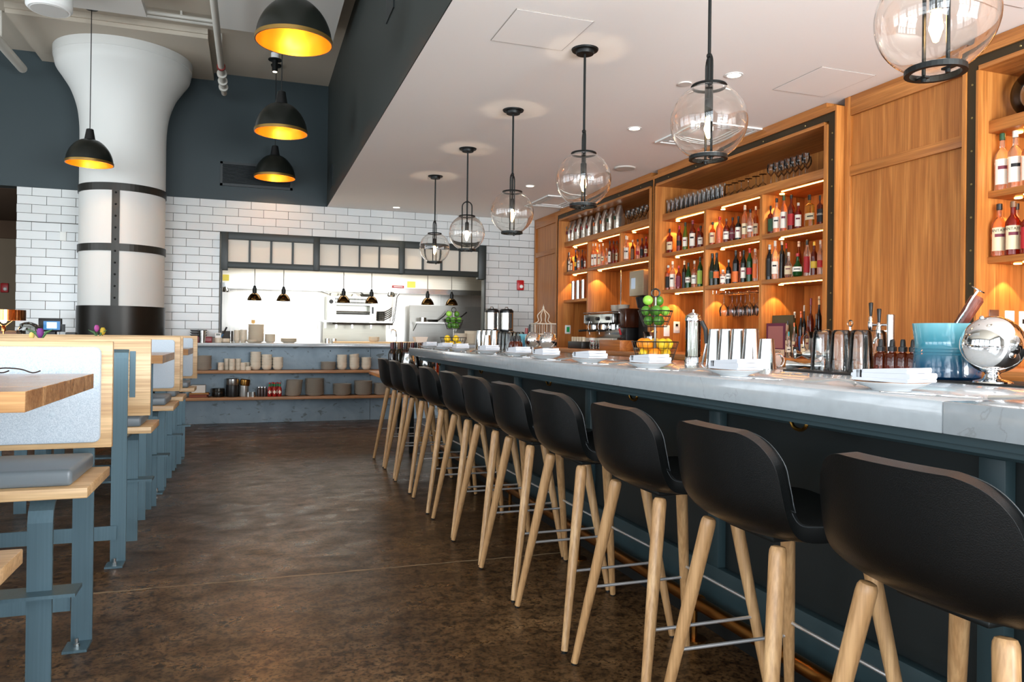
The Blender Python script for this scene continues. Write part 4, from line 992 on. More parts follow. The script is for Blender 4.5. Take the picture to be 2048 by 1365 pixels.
s0, s1 = onY(87, 643, HY).x, onY(120, 643, HY).x
MB().box(s0, s1, HY-.002, HY, zb_+.02, zt-.03).build('screen', mat('screen_blue', (30, 90, 140), .3, emit=(30, 96, 150), es=.9), ps)
MB().box(s0+.03, s0+.12, HY-.003, HY-.002, zb_+.035, zt-.04).build('window_pane', mat('screen_white', (190, 225, 240), .3, emit=(190, 225, 240), es=.9), ps)
MB().box((a.x+b.x)/2-.05, (a.x+b.x)/2+.03, HY+.02, HY+.10, HZ+.0004, zb_+.03).build('stand', blackp, ps)
MB().box(b.x-.028, b.x, HY+.0, HY+.03, zb_, zt-.06).build('card_reader', blackp, ps)
MB().box(b.x+.005, b.x+.10, HY+.0, HY+.1, HZ+.0004, HZ+.06).build('printer', mat('grey_printer', (60, 62, 62), .5), ps, bevel=.01)
q = hp(66, 650)
vs = []; fs = []; rg_ = random.Random(3)
for i in range(9):
    for j in range(16):
        th, ph = PI*i/8, 2*PI*j/16; k = rg_.uniform(.72, 1.12)
        vs.append((q.x+.10*k*math.sin(th)*math.cos(ph), HY-.17+.07*k*math.sin(th)*math.sin(ph), max(HZ+.0006, HZ+.075-.085*math.cos(th)*(.8+.2*k))))
for i in range(8):
    for j in range(16): fs.append((i*16+j, i*16+(j+1) % 16, (i+1)*16+(j+1) % 16, (i+1)*16+j))
tag(MB().add(vs, fs).build('plastic_bag', thinglass('clear_plastic_film', (214, 216, 212))), 'crumpled clear plastic bag on the host stand', 'bag')
q0, q1 = onY(0, 660, HY+.1), onY(47, 660, HY+.1)
tag(MB().box(q0.x-.3, q1.x-.02, HY+.12, HY+.28, HZ+.0004, HZ+.07).build('menu_box', dkw, bevel=.004), 'low dark brown menu box on the host stand behind the copper lamp', 'box')
# ================================================================== SIDE STATION at the end of the bar
ss = thing('side_station', (1.65, 7.6, 0), 'pale side station with an oak edge beyond the end of the bar', 'side table')
SZ = .775
MB().box(1.18, 2.2, 7.22, 8.0, SZ-.035, SZ).build('top', oakY, ss, bevel=.003)
MB().box(1.46, 2.2, 7.25, 7.97, .62, SZ-.035).build('apron', mat('pale_blue_cabinet', (150, 162, 164), .5), ss)
for x in (1.48, 2.12):
    for y in (7.27, 7.9): MB().box(x, x+.04, y, y+.04, 0, .62).build('leg', black, ss)
winem = [mat('wine_dark_%d' % i, c, .12, 0, .25) for i, c in enumerate(((28, 22, 18), (36, 34, 20), (44, 20, 20)))]
wb_ = MB().lathe([(0, 0), (.036, 0), (.038, .006), (.038, .19), (.032, .215), (.0165, .24), (.0145, .25), (.0145, .295), (.016, .297), (.016, .305), (0, .306)], 18).mesh('wine_bottle', smooth=True); wb_.materials.append(winem[0])
for i, (x, y, n) in enumerate(((784, 7.5, 0), (789, 7.68, 0), (798, 7.56, 1), (803, 7.8, 0), (811, 7.5, 2), (817, 7.7, 1), (825, 7.52, 0), (831, 7.76, 1), (839, 7.55, 0), (846, 7.72, 2))):
    X = onY(x, 700, y).x
    o = link('wine_bottle', wb_, None); o.location = (X, y, SZ+.0004); slotmat(o, winem[n])
    tag(o, '%s of the dark wine bottles grouped on the side station, counted from the kitchen shelves' % ORD[i], 'wine bottle', 'wine bottles on the side station')
    cp = MB().lathe([(.0155, .235), (.0175, .27), (.0175, .307), (0, .308)], 14, ).mesh('capsule', smooth=True); cp.materials.append(mat('capsule_%d' % (i % 3), ((70, 20, 24), (30, 30, 34), (96, 62, 30))[i % 3], .35))
    link('capsule', cp, None, o)
for i, (x, y) in enumerate(((818, 7.34), (855, 7.34))):
    X = onY(x, 740, y).x
    g = thing('steel_pitcher', (X, y, SZ), 'rounded steel water pitcher on the side station, '+('nearer the wine bottles' if i == 0 else 'nearer the orange jar'), 'pitcher', 'steel water pitchers'); c = (X, y, SZ+.0004)
    MB().lathe([(0, 0), (.055, 0), (.075, .03), (.082, .09), (.074, .15), (.058, .195), (.062, .215), (.058, .215), (.054, .195), (.07, .15), (.078, .09), (0, .02)], 24, c).build('body', steelpol, g, smooth=True)
    MB().tube(spline([(X-.01, y-.055, SZ+.2), (X-.02, y-.1, SZ+.18), (X-.02, y-.11, SZ+.1), (X-.01, y-.078, SZ+.06)], 4), .007, 8).build('handle', steelpol, g, smooth=True)
X = onY(862, 740, 7.56).x+.12
g = thing('orange_jar', (X, 7.6, SZ), 'jar of orange red spice beside the bar end panel', 'jar')
MB().lathe([(0, 0), (.05, 0), (.055, .01), (.055, .14), (.045, .16), (0, .16)], 20, (X, 7.6, SZ+.0004)).build('body', mat('orange_jar_glass', (190, 60, 24), .15, 0, .2), g, smooth=True)
MB().lathe([(.048, .16), (.048, .185), (0, .186)], 20, (X, 7.6, SZ)).build('lid', steelpol, g, smooth=True)
# ================================================================== BACK BAR
XF, XP, XB = 3.93, 4.0, 4.45
XS = 4.014
SZ1, SZ2, SZ3 = (2.372, 2.442), (1.996, 2.034), (1.618, 1.655)
CT = 1.02
bc = thing('back_counter', (3.95, 3.0, 0), 'oak topped back counter running along the cabinet wall', 'counter')
MB().box(3.55, 4.45, -1.5, 9.93, CT-.05, CT).build('top', oakY, bc, bevel=.003)
MB().box(3.64, 4.45, -1.5, 9.93, 0, CT-.05).build('base', mat('back_counter_dark', (26, 26, 24), .5), bc)
def zf(x, y, X=XF): return onX(x, y, X).z
ZT, ZS1, ZS0, ZI = zf(1600, 238.5), zf(1600, 247.3), zf(1600, 262), zf(1600, 268.5)
scr = MB().lathe([(.007, 0), (.005, -.004), (0, -.0045)], 8, (0, 0, 0), 'X').mesh('screw', smooth=True); scr.materials.append(mat('brass_screw', (150, 132, 84), .4, .8))
def cabinet(y0, y1, label, wf_, wn):
    """y0 near inner edge, y1 far inner edge of the opening; wf_/wn trim widths beyond them (wood, steel, wood)"""
    g = thing('back_bar_cabinet', (4.2, (y0+y1)/2, CT), label, 'cabinet', 'recessed oak back bar cabinets')
    # far and near frames: inner wood, steel, outer wood
    for base, ws, sg in ((y1, wf_, 1), (y0, wn, -1)):
        a = base
        for k, w in enumerate(ws):
            b = a+sg*w; xx = (XF, XF+.012, XF)[k]
            MB().box(xx, XP+.012, a, b, CT+.0004, (ZI, ZS1, ZT)[k]).build(('inner_trim', 'steel_strip', 'outer_trim')[k], (oakZ, bronze, oakZ)[k], g)
            if k == 1:
                n = 9
                for i in range(n):
                    o = link('screw', scr, None, g); o.location = (xx-4.2, (a+b)/2-(y0+y1)/2, (i+.5)*(ZS0-CT)/n)
            a = b
    yn, yf = y0-wn[0], y1+wf_[0]
    yn2, yf2 = yn-wn[1], yf+wf_[1]
    MB().box(XF, XP+.012, y0, y1, ZI-.0, ZS0).build('inner_trim', oakY, g)
    MB().box(XF+.012, XP+.012, yn, yf, ZS0, ZS1).build('steel_strip', bronze, g)
    MB().box(XF, XP+.012, yn2, yf2, ZS1, ZT).build('outer_trim', oakY, g)
    MB().box(XF+.02, XP+.1, y0, y1, ZT, 2.898).build('top_filler', oakY, g)
    n = int((yf-yn)/.45)
    for i in range(n):
        o = link('screw', scr, None, g); o.location = (XF+.012-4.2, yn+(i+.5)*(yf-yn)/n-(y0+y1)/2, (ZS0+ZS1)/2-CT)
    MB().box(XP+.012, XB, y1, y1+.02, CT+.0004, ZI).build('side_panel', oakZ, g)
    MB().box(XP+.012, XB, y0-.02, y0, CT+.0004, ZI).build('side_panel', oakZ, g)
    MB().box(XB, XB+.02, y0-.02, y1+.02, CT+.0004, ZI+.02).build('back_panel', oakZ, g)
    MB().box(XP+.012, XB, y0-.02, y1+.02, ZI, ZI+.02).build('top_panel', oakY, g)
    return g
def shelf(g, y0, y1, z): MB().box(XS, XB-.0005, y0, y1, z[0], z[1]).build('shelf', oakY, g, bevel=.002)
def divider(g, y, z0, z1, w=.035): MB().box(XS+.002, XB-.001, y-w/2, y+w/2, z0, z1).build('divider', oakZ, g, bevel=.001)
def lights(g, y0, y1, z, puck=True):
    """led strip and small puck under a shelf; y1 is the far end"""
    MB().box(XS+.055, XS+.066, y0+.02, y1-.17, z-.006, z-.0003).build('led_strip', led, g)
    if puck:
        MB().cyl((XS+.13, y1-.085, z-.006), .02, .0055, 14).build('puck_light', led, g)
        spot('puck_beam', (XS+.13, y1-.085, z-.012), 9, WARM, 84, .12, .008)
# cabinet A: coffee bags and espresso machine; B: wide bottle cabinet; C: beside the taps
A0, A1 = 6.967, 9.42; B0, B1 = 4.424, 6.833; C0, C1 = 1.2, 3.193
cA = cabinet(A0, A1, 'oak back bar cabinet with coffee bags above and the espresso machine below', (.014, .055, .05), (.042, .036, .0005))
cB = cabinet(B0, B1, 'wide oak back bar cabinet with three bays of lit bottle shelves', (.02, .0305, .0004), (.035, .074, .0145))
cC = cabinet(C0, C1, 'oak back bar cabinet beyond the beer taps, with a spare glass globe on top', (.014, .066, .023), (.03, .066, .023))
dA1, dA2 = onX(1175, 520, XS).y, onX(1239.5, 520, XS).y
dB1, dB2 = onX(1408.7, 500, XS).y, onX(1521, 480, XS).y
eps = .0006
shelf(cA, A0, A1, SZ1); shelf(cA, A0, dA1-.018, SZ2); shelf(cA, dA1+.018, A1, SZ2); shelf(cA, dA1+.018, A1, SZ3)
divider(cA, dA1, CT+.001, SZ1[0]-eps); divider(cA, dA2, SZ2[1]+eps, SZ1[0]-eps)
shelf(cB, B0, B1, SZ1)
for z in (SZ2, SZ3):
    for a, b in ((B0, dB2-.018), (dB2+.018, dB1-.018), (dB1+.018, B1)): shelf(cB, a, b, z)
for d in (dB1, dB2): divider(cB, d, CT+.001, SZ1[0]-eps)
for z in (SZ1, SZ2, SZ3): shelf(cC, C0, C1, z)
for a, b in ((A0, dA2-.018), (dA2+.018, dA1-.018), (dA1+.018, A1)): lights(cA, a, b, SZ1[0])
lights(cA, A0, dA1-.018, SZ2[0]); lights(cA, dA1+.018, A1, SZ2[0])
for z in (SZ1, SZ2, SZ3):
    for a, b in ((B0, dB2-.018), (dB2+.018, dB1-.018), (dB1+.018, B1)): lights(cB, a, b, z[0])
    lights(cC, 2.2, C1, z[0])
# panelled oak wall between and beside the cabinets
def wallpanel(y0, y1, name, mid=True):
    o = struct(MB().box(XP+.02, XP+.06, y0, y1, CT+.0004, 2.899).build(name, oakZ))
    w = .055
    for a, b in ((y0, y0+w), (y1-w, y1)): MB().box(XP, XP+.02, a, b, CT+.0004, 2.899).build('stile', oakZ, o, bevel=.002)
    for a, b in ((2.76, 2.899), (2.33, 2.40), (CT+.0004, CT+.09)): MB().box(XP, XP+.0199, y0+w+eps, y1-w-eps, a, b).build('rail', oakY, o, bevel=.002)
wallpanel(3.297, 4.299, 'wall_panel_middle'); wallpanel(9.545, 10.53, 'wall_panel_far'); wallpanel(-1.5, 1.08, 'wall_panel_near')
# ------------------------------------------------------------------ bottles
BP = {  # unit height, radius profile for height 1 and radius 1
 'spirit': [(0, 0), (.96, 0), (1, .01), (1, .56), (.92, .63), (.6, .70), (.36, .745), (.33, .78), (.33, .9), (.38, .905), (.38, .93), (0, .93)],
 'wine': [(0, 0), (.96, 0), (1, .01), (1, .60), (.9, .67), (.55, .74), (.4, .79), (.37, .82), (.37, .93), (.42, .935), (.42, .96), (0, .96)],
 'burg': [(0, 0), (.96, 0), (1, .01), (1, .46), (.88, .56), (.62, .68), (.42, .78), (.37, .84), (.37, .93), (.42, .935), (.42, .96), (0, .96)],
 'flask': [(0, 0), (.93, 0), (1, .02), (1, .60), (.95, .67), (.6, .715), (.27, .745), (.25, .78), (.25, .86), (.3, .865), (.3, .88), (0, .88)],
 'slim': [(0, 0), (.96, 0), (1, .01), (1, .66), (.9, .72), (.5, .77), (.42, .80), (.42, .93), (.48, .935), (.48, .95), (0, .95)],
 'round': [(0, 0), (.6, 0), (.9, .06), (1, .2), (.95, .36), (.72, .5), (.4, .6), (.28, .68), (.26, .88), (.31, .885), (.31, .91), (0, .91)],
}
CAPH = {'spirit': .885, 'wine': .86, 'burg': .86, 'flask': .84, 'slim': .90, 'round': .86}
CAPR = {'spirit': .40, 'wine': .43, 'burg': .43, 'flask': .34, 'slim': .5, 'round': .36}
bodyM = {k: MB().lathe(v, 16).mesh('bottle', smooth=True) for k, v in BP.items()}
capM = {k: MB().lathe([(CAPR[k]*.95, CAPH[k]), (CAPR[k], CAPH[k]+.005), (CAPR[k]*.98, .995), (CAPR[k]*.85, 1), (0, 1)], 12).mesh('cap', smooth=True) for k in BP}
def labelmesh(z0, z1, half=1.05, r=1.015):
    vs = []; fs = []; n = 8; mid = PI+.72           # towards the room and the camera's end of the bar
    for i in range(n+1):
        a = mid-half+2*half*i/n
        vs += [(r*math.cos(a), r*math.sin(a), z0), (r*math.cos(a), r*math.sin(a), z1)]
        if i: fs.append((2*i-2, 2*i, 2*i+1, 2*i-1))
    return MB().add(vs, fs).mesh('label', smooth=True)
labM = {'m': labelmesh(.14, .46), 't': labelmesh(.10, .54), 's': labelmesh(.22, .42), 'l': labelmesh(.04, .36)}
prM = {'m': labelmesh(.33, .37, .6, 1.025), 't': labelmesh(.36, .42, .6, 1.025), 's': labelmesh(.30, .34, .6, 1.025), 'l': labelmesh(.2, .24, .6, 1.025)}
for d in (bodyM, capM, labM, prM):
    for me in d.values(): me.materials.append(black)
COLS = {'amber': ((186, 92, 22), .75), 'red': ((140, 32, 14), .6), 'rust': ((116, 40, 16), .6), 'clear': ((250, 244, 232), .95), 'green': ((30, 88, 34), .6), 'lime': ((120, 150, 50), .7),
        'dark': ((20, 20, 18), .1), 'wineg': ((24, 32, 20), .2), 'gold': ((214, 150, 50), .8), 'rose': ((232, 176, 130), .9), 'black': ((14, 14, 14), 0)}
GM = {k: mat('bottle_glass_'+k, c, .05, 0, t, 1.4) for k, (c, t) in COLS.items()}
PAL = {'w': (226, 218, 202), 'c': (216, 196, 158), 'k': (26, 25, 24), 'r': (168, 30, 34), 'o': (222, 110, 50), 'y': (214, 176, 60), 'g': (42, 76, 48), 'l': (160, 190, 80), 'b': (60, 90, 150), 'p': (110, 40, 56), 't': (40, 150, 150), 's': (190, 186, 176), 'n': (110, 78, 50), 'm': (196, 150, 140)}
def pm(k, kind): return mat('%s_%s' % (kind, {'w': 'white', 'c': 'cream', 'k': 'black', 'r': 'red', 'o': 'orange', 'y': 'yellow', 'g': 'green', 'l': 'lime', 'b': 'blue', 'p': 'plum', 't': 'teal', 's': 'silver', 'n': 'cork', 'm': 'pink'}[k]), PAL[k], .3 if kind == 'cap' else .6)
NAMES = {'w': 'white', 'c': 'cream', 'k': 'black', 'r': 'red', 'o': 'orange', 'y': 'yellow', 'g': 'dark green', 'l': 'lime', 'b': 'blue', 'p': 'plum', 't': 'teal', 's': 'silver', 'n': 'cork', 'm': 'pink'}
GN = {'amber': 'amber', 'red': 'red', 'rust': 'rust brown', 'clear': 'clear', 'green': 'green', 'lime': 'yellow green', 'dark': 'dark', 'wineg': 'dark green', 'gold': 'golden', 'rose': 'pale rose', 'black': 'black'}
def textmesh(body, size):
    cu = bpy.data.curves.new('t', 'FONT'); cu.body = body; cu.size = size; cu.align_x = 'CENTER'; cu.align_y = 'CENTER'
    o = bpy.data.objects.new('t', cu); COL.objects.link(o); dg = bpy.context.evaluated_depsgraph_get()
    me = bpy.data.meshes.new_from_object(o.evaluated_get(dg)); bpy.data.objects.remove(o); bpy.data.curves.remove(cu); return me
def wraptext(body, size, r, z, mt, parent, h, mid=PI+.72):
    """lettering bent round a label; works in metres, undoing the bottle's scale"""
    me = textmesh(body, size)
    for v in me.vertices:
        a = mid+v.co.x/r; R_ = r*1.035
        v.co = Vector((R_*math.cos(a)/r, R_*math.sin(a)/r, (z+v.co.y)/h))
    me.materials.clear(); me.materials.append(mt); return link('lettering', me, None, parent)
XD = XS+.055
BAYS = [(A0, dA2-.018), (dA2+.018, dA1-.018), (dA1+.018, A1), (B0, dB2-.018), (dB2+.018, dB1-.018), (dB1+.018, B1), (C0, C1)]
def bayclamp(y, r):
    lo, hi = min(BAYS, key=lambda b: 0 if b[0]-.05 <= y <= b[1]+.05 else abs(y-(b[0]+b[1])/2)+1)
    return min(max(y, lo+r+.004), hi-r-.004)
def row(place, zshelf, items, xd=XD):
    for i, it in enumerate(items):
        px_, pt, w, ty, gl, cp, lb, sz = it[:8]; back = it[8] if len(it) > 8 else 0
        X = xd+back; p = onX(px_, pt, X); h = p.z-zshelf
        if h > SZ1[0]-SZ2[1]-.006 and zshelf > 1.1: h = SZ1[0]-SZ2[1]-.006
        d = math.hypot(p.x, p.y)*.97; r = w/FPX*d/2*.93
        X = max(X, XS+r+.006) if back >= 0 and zshelf > 1.1 else X
        o = link('bottle', bodyM[ty], None); slotmat(o, GM[gl]); o.location = (X, bayclamp(p.y, r), zshelf+.0004); o.scale = (r if ty != 'flask' else r*.55, r, h)
        c = link('cap', capM[ty], None, o); slotmat(c, pm(cp, 'cap'))
        desc = NAMES[cp]+' capped '+GN[gl]+' bottle'
        if lb != '-':
            l = link('label', labM[sz], None, o); slotmat(l, pm(lb, 'label'))
            if lb in 'wcm':
                k = link('print', prM[sz], None, l); slotmat(k, pm('k' if i % 2 else 'p', 'label'))
            desc += ', '+NAMES[lb]+' label'
        tag(o, desc+', '+ORD[i]+' from kitchen, '+place, 'bottle', 'bottles '+place)
        if len(it) > 9: wraptext(it[9], it[10], r, it[11]*h, it[12], o, h)
        yield o
def R_(*a): return list(row(*a))
R_('upper far bay, wide cabinet', SZ2[1], [(1335.3, 459, 19.5, 'flask', 'red', 'k', 'c', 'm'), (1358.9, 452, 12, 'wine', 'red', 'r', 'k', 's'), (1371, 445, 12, 'burg', 'lime', 'k', 'w', 'm'), (1385.7, 441, 14, 'wine', 'rust', 'p', 'w', 't'), (1397, 456, 9, 'wine', 'red', 'r', '-', 'm', .12), (1401.5, 452, 12, 'spirit', 'rust', 'k', 'w', 'm', .0)])
R_('lower far bay, wide cabinet', SZ3[1], [(1331, 532, 12, 'slim', 'amber', 's', 'k', 't'), (1345.5, 523, 13, 'spirit', 'clear', 'w', 'w', 't'), (1357.6, 532, 12, 'spirit', 'red', 'r', 'p', 't'), (1369, 522, 11, 'wine', 'dark', 'w', '-', 'm', .1), (1377, 526, 13, 'burg', 'green', 'k', 'w', 's'), (1389, 522, 12.5, 'spirit', 'rose', 's', 'w', 'm'), (1400.5, 514, 11.5, 'wine', 'green', 'k', 'l', 't')])
ru = pm('k', 'label'); wl_ = pm('w', 'label')
R_('upper middle bay, wide cabinet', SZ2[1], [(1424, 445, 13, 'spirit', 'amber', 'k', 'c', 't'), (1439.5, 434, 15, 'spirit', 'rose', 'r', '-', 'm'), (1453, 438, 13, 'spirit', 'rust', 'n', 'w', 'm', 0, "RUSSELL'S", .017, .36, ru), (1465.5, 435.5, 13, 'spirit', 'rust', 'k', 'p', 'm', .03, "RUSSELL'S", .017, .36, wl_), (1477, 433, 13, 'spirit', 'dark', 'k', 'w', 't', .0), (1490, 411, 13, 'wine', 'rose', 's', 'c', 'm'), (1501, 419, 13, 'spirit', 'clear', 'k', 'w', 's'), (1512, 413, 11.5, 'spirit', 'amber', 's', 'c', 'm', .05)])
R_('lower middle bay, wide cabinet', SZ3[1], [(1421, 508, 13.5, 'burg', 'wineg', 'k', 'g', 's'), (1433.6, 506, 13.5, 'burg', 'wineg', 'k', 'o', 's'), (1446, 540, 12, 'slim', 'clear', 'w', 'w', 't', -.03), (1457.5, 520, 11.5, 'spirit', 'dark', 's', 'w', 's'), (1472, 501, 14, 'wine', 'black', 'k', 'o', 'l'), (1481, 504, 8, 'wine', 'amber', 'm', '-', 's', .14), (1487.5, 501, 12, 'wine', 'wineg', 'k', 'w', 'm'), (1499.5, 497, 12.5, 'wine', 'green', 'r', 'r', 's'), (1510.5, 498, 10.5, 'slim', 'clear', 's', 'o', 't')])
R_('upper tap end, wide cabinet', SZ2[1], [(1539, 412.5, 16.5, 'flask', 'rust', 'k', 'g', 't'), (1553.5, 397, 14.5, 'spirit', 'clear', 'k', 'w', 'm'), (1568, 391, 14, 'wine', 'rose', 'g', 'w', 't'), (1583, 390, 15, 'spirit', 'rust', 'k', 'r', 'm'), (1597, 406, 14, 'spirit', 'red', 's', 'w', 't'), (1619, 390, 26, 'flask', 'gold', 'k', 'c', 's'), (1640, 391, 16, 'flask', 'rust', 'k', 'k', 't', 0, "RUSSELL'S", .02, .36, wl_)])
R_('lower tap end, wide cabinet', SZ3[1], [(1538, 490, 13.5, 'wine', 'black', 's', 'k', 't'), (1550.5, 482, 14, 'wine', 'clear', 's', 'w', 'm', 0, 'COCCHI', .022, .5, pm('r', 'label')), (1564, 483, 11, 'slim', 'dark', 's', '-', 't', .06), (1573, 487, 9, 'wine', 'dark', 'r', '-', 'm', .15), (1577.5, 505, 17, 'round', 'clear', 's', 'c', 'm'), (1595.5, 507, 21, 'round', 'green', 'r', 'w', 's', -.02), (1598, 483, 13, 'burg', 'rust', 'w', '-', 'm', .2), (1614.5, 480, 13.5, 'wine', 'clear', 'k', 'r', 't'), (1628.5, 484, 13.5, 'spirit', 'rust', 'y', 'y', 's'), (1641, 481, 12.5, 'spirit', 'clear', 's', 'r', 's')])
R_('far bay, coffee bag cabinet', SZ2[1], [(1130.8, 507, 5, 'wine', 'dark', 'k', 'k', 't'), (1138.8, 505, 5, 'wine', 'clear', 's', 'w', 't'), (1143.5, 512, 5.5, 'spirit', 'rust', 'r', 'c', 't'), (1148, 497, 6, 'slim', 'gold', 'k', 'b', 's', .13), (1151.5, 500, 5.5, 'spirit', 'dark', 'b', 'y', 's'), (1158, 499, 6.5, 'spirit', 'rose', 'k', 'w', 'm'), (1165, 500, 7, 'spirit', 'rust', 'k', 'k', 'm'), (1170.5, 503, 5, 'spirit', 'amber', 'k', 'w', 'm')])
R_('middle bay, coffee bag cabinet', SZ2[1], [(1184, 488, 8, 'spirit', 'rose', 's', 'w', 't'), (1191.5, 487, 8, 'spirit', 'rose', 'w', 'w', 't'), (1199, 489, 8, 'spirit', 'clear', 's', 'c', 't'), (1206, 487, 7.5, 'spirit', 'rose', 'w', 'c', 's'), (1213, 497, 7, 'spirit', 'clear', 's', 'o', 's'), (1220, 482, 7.5, 'wine', 'rust', 'k', 'w', 't'), (1227.5, 482, 7.5, 'wine', 'red', 'k', 'n', 'm'), (1234, 482, 6, 'wine', 'amber', 'k', 'c', 'm')])
R_('last bay, coffee bag cabinet', SZ2[1], [(1247.5, 473, 8, 'wine', 'clear', 'w', 'w', 't'), (1255, 473, 8, 'wine', 'rose', 'w', 'w', 't'), (1265.5, 480, 9, 'spirit', 'rust', 's', 'n', 't'), (1275.5, 479, 9, 'spirit', 'clear', 'k', 'r', 's'), (1284.5, 477, 9, 'spirit', 'rust', 'k', 'k', 'm'), (1292.5, 474, 8, 'spirit', 'red', 'r', 'c', 's')])
R_('upper shelf beyond the beer taps', SZ2[1], [(2004, 267, 25, 'spirit', 'clear', 'g', 'w', 't'), (2031, 262, 25, 'spirit', 'clear', 'w', 'w', 't'), (2058, 264, 25, 'spirit', 'rose', 'w', 'w', 't')])
R_('lower shelf beyond the beer taps', SZ3[1], [(1995, 409, 26, 'spirit', 'rose', 'k', 'c', 't', -.02, 'PLANTATION', .022, .48, ru), (2019, 410, 20, 'spirit', 'rose', 'k', 'c', 'm', .13), (2026.5, 403, 26, 'spirit', 'red', 'n', 'c', 't', -.02, 'PLANTATION', .022, .48, ru), (2060, 412, 20, 'spirit', 'rust', 'k', 'r', 'm', .13), (2057, 410, 26, 'spirit', 'red', 'k', 'r', 't', -.02)])
# bottles clustered on the back counter in the tap side bay
R_('back counter cluster', CT, [(1575.5, 642, 9, 'spirit', 'rose', 'k', 'c', 'm', -.02), (1589.5, 624, 10, 'wine', 'green', 'w', '-', 'm', .12), (1588.5, 646, 9, 'spirit', 'clear', 'o', 'c', 'm', -.02), (1602, 623, 10, 'wine', 'dark', 'o', 'b', 'm', .04), (1608.5, 611, 9, 'spirit', 'dark', 's', '-', 'm', .2), (1622, 597, 13, 'spirit', 'rust', 'p', '-', 'm', .16), (1616, 632, 10, 'spirit', 'rust', 'n', 'c', 'm', -.03), (1633, 628, 11, 'spirit', 'dark', 'n', 'w', 'm', 0), (1638.5, 593, 11, 'wine', 'dark', 'c', '-', 'm', .24), (1577.5, 664, 12.5, 'flask', 'clear', 't', 'w', 's', -.14), (1592.5, 668, 13, 'round', 'rust', 'k', 'k', 'm', -.14), (1606, 655, 13, 'flask', 'amber', 'n', 'c', 'm', -.12)])
# ================================================================== THINGS ON THE BAR
Z = BZ+.0004
def atb(x, y): return onZ(x, y, BZ)
def atX(x, X): d = ray(x, 690); return X*d.y/d.x          # Y of a pixel column on the plane X
plateM = MB().lathe([(0, 0), (.046, 0), (.049, .004), (.076, .0135), (.090, .0215), (.0905, .0228), (.088, .0222), (.07, .014), (.04, .0065), (0, .0055)], 40).mesh('plate', smooth=True); plateM.materials.append(whitec)
rimM = MB().torus((0, 0, .0226), .0897, .0009, 40, 5).mesh('rim_line', smooth=True); rimM.materials.append(mat('brown_rim_line', (120, 84, 52), .4))
def napmesh():
    mb = MB()
    def sheet(y0, y1, z0, z1, w, sk=0, u0=0, u1=0):
        n = 14; pts = []
        h = (z1-z0)/2; zc = (z0+z1)/2
        for i in range(n+1):
            t = PI/2+PI*i/n; pts.append((y0+h+h*math.cos(t), zc+h*math.sin(t)))
        for i in range(n+1):
            t = -PI/2+PI*i/n; pts.append((y1-h+h*math.cos(t), zc+h*math.sin(t)))
        a = len(mb.v)
        for k in range(7):
            x = -w/2+w*k/6; wob = .0018*math.sin(k*1.4)
            mb.v += [(x, p[0]+sk*x, p[1]+wob*(p[1]-z0)/.02+(u0+(u1-u0)*(p[1]-z0)/(z1-z0))*max(0, (y1-p[0])/(y1-y0)-.1)) for p in pts]
        m_ = len(pts)
        for k in range(6):
            for i in range(m_): j = (i+1) % m_; mb.f.append((a+k*m_+i, a+k*m_+j, a+(k+1)*m_+j, a+(k+1)*m_+i))
        mb.f.append(tuple(a+i for i in range(m_))); mb.f.append(tuple(a+6*m_+i for i in range(m_))[::-1])
    sheet(-.086, .085, .0232, .0322, .10, 0, 0, 0); sheet(-.09, .09, .0323, .0422, .102, .06, 0, .005); sheet(-.078, .088, .0424, .0500, .098, .1, .005, .011)
    return mb
napM = napmesh().mesh('napkin', smooth=True); napM.materials.append(cloth)
def stripe():
    mb = MB()
    for dy, w in ((.052, .006), (.063, .0012), (.067, .0012)):
        vs = []
        for k in range(8):
            x = -.0495+.099*k/7; vs += [(x, dy+.1*x, .0512+.0012*math.sin(k)), (x, dy+w+.1*x, .0512+.0012*math.sin(k))]
        mb.add(vs, [(2*i, 2*i+2, 2*i+3, 2*i+1) for i in range(7)])
        mb.box(-.0515, -.0505, dy, dy+w, .031, .0502)
    return mb
stM = stripe().mesh('stripe'); stM.materials.append(ink)
knifeM = MB().prism([(-.10, -.007), (-.02, -.0055), (0, -.006), (.11, -.0085), (.118, 0), (.112, .004), (0, .0055), (-.1, .007), (-.108, 0)], .0, .0045, 'Z').mesh('knife', bevel=.0012, seg=1); knifeM.materials.append(chrome)
def forkm():
    mb = MB().tube([(-.10, 0, .004), (-.05, 0, .008), (.0, 0, .014), (.04, 0, .010), (.052, 0, .006)], [.005, .0045, .003, .005, .009], 8)
    for d in (-.0075, -.0025, .0025, .0075): mb.tube([(.05, d, .006), (.075, d, .004), (.095, d, .009)], .0014, 5)
    return mb
forkM = forkm().mesh('fork', smooth=True); forkM.materials.append(chrome)
SET = [(857, 6.80), (892, 6.22), (920, 5.72), (974, 4.98), (1033, 4.36), (1092, 3.90), (1180, 3.33), (1296, 2.745), (1466, 2.165), (1748, 1.50), (2300, .93)]
p10 = Vector((1.555, 1.50))
ko = [(atb(*q_)-Vector((p10.x, p10.y, BZ))) for q_ in ((1786, 788), (1905, 786))]; fo = [(atb(*q_)-Vector((p10.x, p10.y, BZ))) for q_ in ((1640, 772), (1712, 782))]
